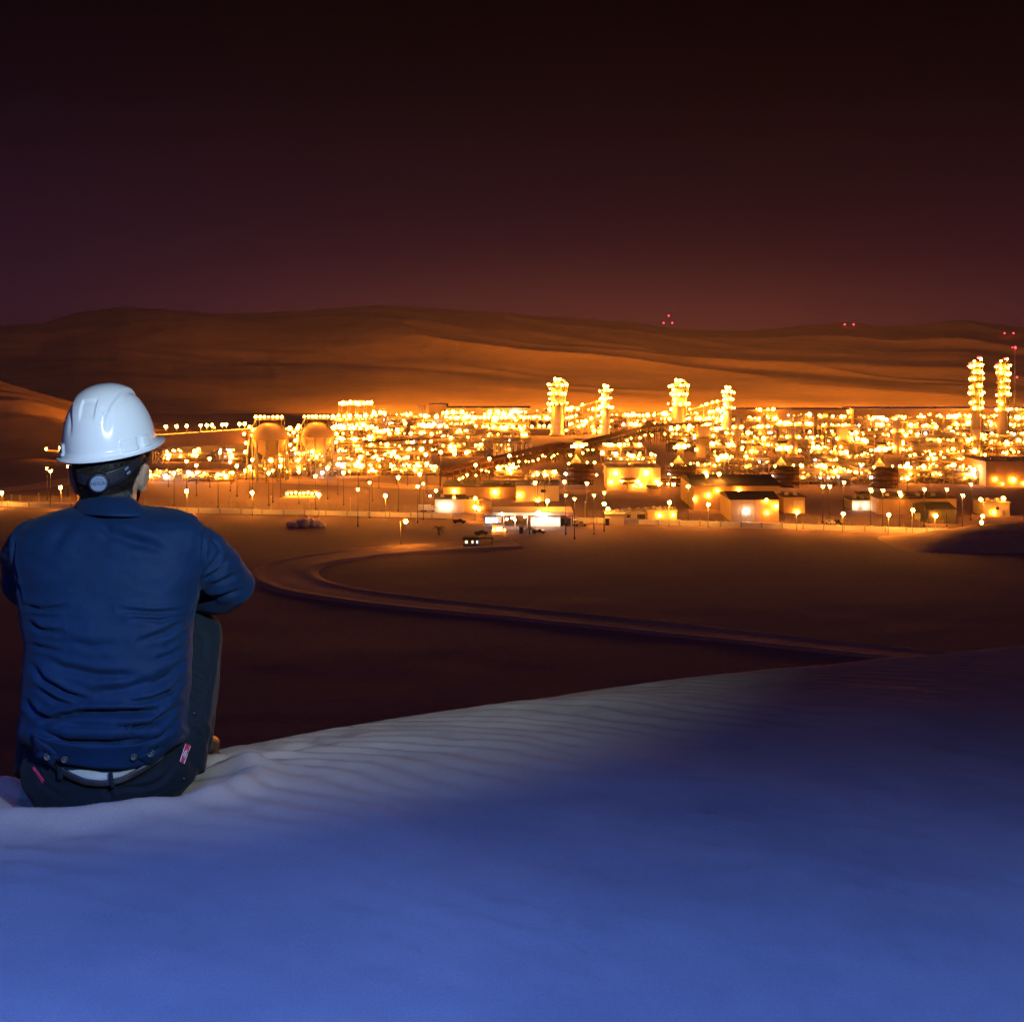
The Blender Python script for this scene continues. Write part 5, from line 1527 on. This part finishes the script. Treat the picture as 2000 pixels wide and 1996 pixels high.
def plane_at(quad, u, v, lift):
    a, b_, c, d = (np.array(p, float) for p in quad)
    f = lambda u, v: (a * (1 - u) + b_ * u) * (1 - v) + (d * (1 - u) + c * u) * v
    o, n = hit(trou_bvh, *f(u, v)); Yp = (o.y if o else 2.55) - lift
    return W(*f(u, v), Yp)
q1 = [(362, 1451), (373, 1456), (360, 1492), (351, 1487)]
t1 = tag_patch(q1); t1['label'] = 'red tag with white lettering on the hip'
ce, e1, e2 = plane_at(q1, .5, .5, .0062), plane_at(q1, .5, .1, .0062), plane_at(q1, 1.0, .5, .0062)
xd = (e1 - ce); yd = -(e2 - ce)
letters('Flame', 'lettering', M['tag_white'], t1, ce + yd.normalized() * .0030, xd, yd, .0072)
letters('Resistant', 'lettering', M['tag_white'], t1, ce - yd.normalized() * .0028, xd, yd, .0068)
for u in (.06, .94):
    mb = MB(); mb.tube([plane_at(q1, u, v, .0055) for v in np.linspace(.02, .98, 6)], .0009, 5); mb.build('edge_stitching', M['tag_white'], t1)
q2 = [(62, 1499), (67, 1497), (86, 1523), (83, 1531)]
t2 = tag_patch(q2); t2['label'] = 'small red tag with dark lettering on the far hip'
ce, e1, e2 = plane_at(q2, .5, .5, .0062), plane_at(q2, .5, .9, .0062), plane_at(q2, 1.0, .5, .0062)
letters('Resistant', 'lettering', M['tag_dark'], t2, ce, e1 - ce, e2 - ce, .0055)
for px, py in ((379, 1393), (359, 1521)):
    p, n = hit(trou_bvh, px, py)
    if p: mb = MB(); mb.ball(p, .0055, 12, 8); mb.build('rivet', M['button'], trousers)

# ---- boots
for side in (1, -1):
    hip, kn, an, toe = LEGS[side]
    hx = an.x - .020 * side; hy = an.y - .01
    dirn = Vector((-.04, 1, 0)).normalized(); sd = Vector((dirn.y, -dirn.x, 0))
    zg = [float(dune_z(hx + dirn.x * q, hy + dirn.y * q)) for q in (0, .25)]
    def bp(f_, s_, z_): 
        g_ = zg[0] + (zg[1] - zg[0]) * f_ / .25
        return Vector((hx, hy, 0)) + dirn * f_ + sd * s_ + Vector((0, 0, g_ + z_))
    def loft(name, secs, m, par=None):
        P = []
        for f_, hw, z0, z1 in secs:
            P.append([tuple(bp(f_, hw * np.sign(math.cos(a)) * abs(math.cos(a)) ** .75, (z0 + z1) / 2 + (z1 - z0) / 2 * np.sign(math.sin(a)) * abs(math.sin(a)) ** .75)) for a in np.linspace(0, 2 * math.pi, 24, endpoint=False)])
        mb = MB(); mb.grid(np.array(P), closed=True); k = len(mb.v)
        mb.f += [tuple(range(24)), tuple(reversed(range(k - 24, k)))]; mb.m += [0, 0]; mb.sm += [True, True]
        return mb.build(name, m, par)
    boot = child(loft('boot', [(-.062, .012, .030, .085), (-.055, .030, .016, .115), (-.02, .040, .012, .135), (.03, .042, .012, .130), (.08, .043, .012, .100), (.13, .048, .012, .074), (.18, .049, .012, .060), (.22, .036, .014, .048), (.238, .012, .02, .036)], M['boot']), person)
    loft('sole', [(-.070, .012, -.006, .016), (-.060, .034, -.012, .018), (-.02, .044, -.012, .018), (.05, .042, -.006, .016), (.13, .052, -.012, .016), (.19, .050, -.010, .016), (.235, .036, -.004, .016), (.25, .012, .0, .014)], M['black_rubber'], boot)
    mb = MB(); mb.tube([bp(-.02 + .045 * math.cos(a), .045 * math.sin(a), .130) for a in np.linspace(0, 2 * math.pi, 20)], .008, 8); mb.build('ankle_padding', M['leather'], boot)
    mb = MB()
    for k in range(4):
        f_ = .05 + .022 * k; z_ = .118 - .013 * k
        mb.tube([bp(f_, -.024, z_ - .006), bp(f_ + .006, 0, z_ + .004), bp(f_, .024, z_ - .006)], .0028, 6)
    mb.build('laces', M['strap'], boot)

# ---- hair and beard
def ell(px, py, k=0.0):
    """point of the skull seen at an image point"""
    d = Vector(((px - 1000) / F, 1, -(py - HOR) / F)).normalized()
    r = HR0 + Vector((k, k, k))
    o = Vector((-HC0.x / r.x, -HC0.y / r.y, -HC0.z / r.z)); dd = Vector((d.x / r.x, d.y / r.y, d.z / r.z))
    a, bb, c = dd.dot(dd), 2 * o.dot(dd), o.dot(o) - 1
    disc = bb * bb - 4 * a * c
    t_ = (-bb - math.sqrt(disc)) / (2 * a) if disc > 0 else -bb / (2 * a)
    p = d * t_
    n = Vector(((p.x - HC0.x) / r.x ** 2, (p.y - HC0.y) / r.y ** 2, (p.z - HC0.z) / r.z ** 2)).normalized()
    return p, n
def inside(x, y, poly):
    c = False; j = len(poly) - 1
    for i in range(len(poly)):
        if (poly[i][1] > y) != (poly[j][1] > y) and x < (poly[j][0] - poly[i][0]) * (y - poly[i][1]) / (poly[j][1] - poly[i][1]) + poly[i][0]: c = not c
        j = i
    return c
rnd = random.Random(5)
hb = MB()
def strand(mb, p, n, flow, L, w, segs=3):
    side = flow.cross(n).normalized() * w
    pts = []
    for q in range(segs + 1):
        u = q / segs
        pts.append(p + flow * L * u + n * (L * .34 * u * (1 - .55 * u)))
    k = len(mb.v)
    for q, pt in enumerate(pts[:-1]):
        f_ = 1 - .7 * q / segs
        mb.v += [tuple(pt - side * f_), tuple(pt + side * f_), tuple(pt + n * w * 1.2 * f_)]
    mb.v.append(tuple(pts[-1]))
    for q in range(segs - 1):
        a = k + 3 * q
        for i in range(3):
            i2 = (i + 1) % 3
            mb.f.append((a + i, a + i2, a + 3 + i2, a + 3 + i)); mb.m.append(0); mb.sm.append(True)
    a = k + 3 * (segs - 1)
    for i in range(3): mb.f.append((a + i, a + (i + 1) % 3, k + 3 * segs)); mb.m.append(0); mb.sm.append(True)
HP = [(138, 850), (292, 840), (289, 895), (276, 906), (268, 922), (260, 945), (250, 968), (240, 984), (226, 992), (160, 992), (156, 975), (150, 945), (144, 915)]
# scalp cap under the strands: follows the back of the skull
P = []
for a in np.linspace(R(-180), R(180), 72, endpoint=False):
    row = []
    for e in np.linspace(R(80), R(-62), 26):
        back = (1 - math.sin(a)) / 2
        lim = R(-62) * smooth01((back - .5) / .5) + R(8) * (1 - smooth01((back - .5) / .5))
        ee = R(80) + (e - R(80)) / (R(-62) - R(80)) * (lim - R(80))
        k = .0045 + .0022 * float(fbm(math.cos(a) * 9, ee * 12 + math.sin(a) * 9, 4, 3))
        if e == R(-62): k = -.004
        r = HR0 + Vector((k, k, k))
        row.append((HC0.x + r.x * math.cos(ee) * math.cos(a), HC0.y + r.y * math.cos(ee) * math.sin(a), HC0.z + r.z * math.sin(ee)))
    P.append(row)
hb.grid(np.array(P + P[:1]))
n_ = 0
while n_ < 9000:
    x, y = rnd.uniform(134, 296), rnd.uniform(848, 994)
    if not inside(x, y, HP): continue
    p, n = ell(x, y, .003)
    bp_, bn_ = hit(body_bvh, x, y)
    if bp_ is not None and y > 950: p, n = bp_ + bn_ * .001, bn_
    fl = Vector((rnd.gauss(.0, .35) + (.25 if x > 215 else -.15), 0, -1)); 
    if y < 915: fl = Vector((rnd.gauss(.35, .5), 0, rnd.gauss(-.55, .3)))
    fl = (fl - n * fl.dot(n)).normalized()
    L = rnd.uniform(.008, .017) * (1.25 if y < 920 else 1.0 if y < 965 else .6)
    strand(hb, p, n, fl, L, rnd.uniform(.0004, .0008)); n_ += 1
child(hb.build('hair', M['hair'], None), person)
bb_ = MB()
PXb, PYb = proj(BV)
selb = np.where((BV[:, 1] > 2.712) & (BV[:, 2] < W(0, 925, 2.75).z) & (BV[:, 2] > W(0, 1012, 2.75).z) & (BN[:, 2] > -.8) & (np.abs(BV[:, 0] - HC0.x) < .085) & ((BV[:, 1] > 2.722) | (BV[:, 2] < W(0, 975, 2.74).z)))[0]
for i in rnd.sample(list(selb), min(4500, len(selb))):
    n = Vector(BN[i]); fl = Vector((rnd.gauss(0, .2), .25, -1)); fl = (fl - n * fl.dot(n)).normalized()
    strand(bb_, Vector(BV[i]), n, fl, rnd.uniform(.009, .017), .0010, 2)
child(bb_.build('beard', M['hair'], None), person)

# ---- hard hat
hat_c = W(215, 870, 2.705)
hrot = (Matrix.Rotation(R(-5), 3, 'Z') @ Matrix.Rotation(R(-3.6), 3, 'Y') @ Matrix.Rotation(R(8.0), 3, 'X'))
AX, AY, HZ = .1005, .121, .139
def hat_pt(phi, th):
    """th >= 0 dome angle; th < 0 brim parameter 0..-1"""
    c, s_ = math.cos(phi), math.sin(phi)
    if th >= 0:
        ex = 2.28
        ct, st = max(math.cos(th), 0), math.sin(th)
        rr = (ct ** ex + st ** ex) ** (-1 / ex)
        hr_, hz_ = ct * rr, st * rr
        taper = 1 - .05 * hz_
        p = Vector((AX * hr_ * c * taper, AY * hr_ * s_ * taper, HZ * hz_))
        n = Vector((c * ct, s_ * ct, st)).normalized()
        x, y, z = p.x, p.y, p.z / HZ
        d = 0.0
        sm = lambda a: float(smooth01(a))
        wb_ = .034 + .014 * sm((z - .5) / .5)
        up = sm((z - .34) / .45)
        d += .0065 * up * (1 - sm((abs(x) - wb_) / .007))                       # raised middle band
        for sx in (-1, 1):                                                       # side grooves beside it
            d -= .0022 * sm((z - .28) / .2) * math.exp(-((x - sx * (wb_ + .010)) / .006) ** 2)
        if y < 0:
            u_ = (1 - sm((abs(x) - .0145) / .0035)) * sm((z - .52) / .18) * (1 - sm((z - .83) / .022))
            d -= .0048 * u_                                                      # sunken panel at the back
        lug = 0.0                                                                # accessory slots low on the sides
        for f0, fw, z1 in ((-38, 9, .17), (-142, 9, .17), (-14, 5, .16), (-166, 5, .16)):
            dphi = (math.degrees(phi) - f0 + 180) % 360 - 180
            lug = max(lug, (1 - sm((abs(dphi) - fw) / 2.2)) * (1 - sm((z - z1) / .025)))
        d += .0050 * lug
        d += .0035 * (1 - sm(z / .05))
        return p + n * d
    u = -th
    front = max(0, s_) ** 3
    out = .0035 + .0105 * u ** 1.4 + front * .040 * u
    return Vector(((AX + out) * c, (AY + out) * s_, -.013 * u + .004 * u * u - front * .006 * u))
rows = []
for th in [-1, -.97, -.8, -.55, -.3, -.12] + list(np.linspace(0.0, math.pi / 2, 96)):
    rows.append([tuple(hat_c + hrot @ hat_pt(ph, th)) for ph in np.linspace(0, 2 * math.pi, 260, endpoint=False)])
mb = MB(); mb.grid(np.array(rows), closed=True)
hat = mb.build('hard_hat', M['shell'], None); child(hat, person)
s_ = hat.modifiers.new('thickness', 'SOLIDIFY'); s_.thickness = .0026; s_.offset = -1
# small moulded rings on the shell
hat_bvh = BVHTree.FromPolygons(mb.v, mb.f)
for px, py, r in ((238, 783, 7), (206, 808, 5)):
    p, n = hit(hat_bvh, px, py)
    if p:
        t_ = MB(); e1 = n.orthogonal().normalized(); e2 = n.cross(e1)
        t_.tube([p + (e1 * math.cos(a) + e2 * math.sin(a)) * r * .00118 for a in np.linspace(0, 2 * math.pi, 25)], .0005, 6, caps=False)
        t_.build('moulded_ring', M['shell'], hat)
# suspension strap round the nape with its ratchet knob
def strap_strip(pts, hw, k, name, thick=.0032):
    pts = np.array(pts, float); q = np.linspace(0, len(pts) - 1, 44)
    cx_ = np.interp(q, range(len(pts)), pts[:, 0]); cy_ = np.interp(q, range(len(pts)), pts[:, 1])
    for _ in range(3): cy_[1:-1] = (cy_[:-2] + 2 * cy_[1:-1] + cy_[2:]) / 4
    hw_ = np.interp(q, range(len(pts)), hw if isinstance(hw, list) else [hw] * len(pts))
    P = [[tuple(ell(cx_[j] + (-.25) * v * hw_[j] * 0, cy_[j] + v * hw_[j], k)[0]) for j in range(44)] for v in (-1, -.85, 0, .85, 1)]
    m_ = MB(); m_.grid(np.array(P)); o = m_.build(name, M['strap'], hat)
    md = o.modifiers.new('thickness', 'SOLIDIFY'); md.thickness = thick; md.offset = 0
    return o
strap_strip([(150, 931), (160, 936), (176, 940), (196, 941), (214, 938), (230, 932), (246, 922), (260, 911), (274, 897), (281, 884)], [9, 10, 11, 12, 13, 13, 12, 10, 9, 8], .0105, 'headband')
strap_strip([(205, 936), (220, 932), (236, 925), (244, 920)], [12, 13, 12, 11], .0150, 'headband_sleeve')
p, n = ell(193, 943, .016)
n = (n * .6 + (-p).normalized() * .4).normalized()
rot = n.to_track_quat('Z', 'Y').to_matrix()
def turned(prof, name, m, nn=36, notch=0):
    t_ = MB(); t_.lathe(prof, (0, 0, 0), nn)
    if notch: t_.v = [(x * (1 + (notch if (i % 2) else 0)), y * (1 + (notch if (i % 2) else 0)), z) for i, (x, y, z) in enumerate(t_.v)]
    t_.v = [tuple(rot @ Vector(v) + p) for v in t_.v]
    return t_.build(name, m, hat)
turned([(.022, -.012), (.0222, .002), (.0215, .006), (.0185, .0085), (.0182, .0075), (0, .0075)], 'ratchet_knob', M['strap'], 48, .03)
turned([(.0178, .006), (.0178, .0098), (.0168, .0108), (.0145, .0104), (0, .0104)], 'knob_cap', M['knob_face'])
xd = Vector((1, .0, .02)); xd = (xd - n * xd.dot(n)).normalized()
letters('NEXUN', 'knob_lettering', M['knob_text'], hat, p + n * .0106, xd, n.cross(xd), .0118, .0003, .80)
for px, py in ((247, 915), (251, 923)):
    pp, nn_ = ell(px, py, .017); t_ = MB(); t_.box((0, 0, 0), (.010, .004, .0025)); r2 = nn_.to_track_quat('Z', 'Y').to_matrix() @ Matrix.Rotation(R(35), 3, 'Z')
    t_.v = [tuple(r2 @ Vector(v) + pp) for v in t_.v]; t_.build('strap_clip', M['knob_face'], hat)
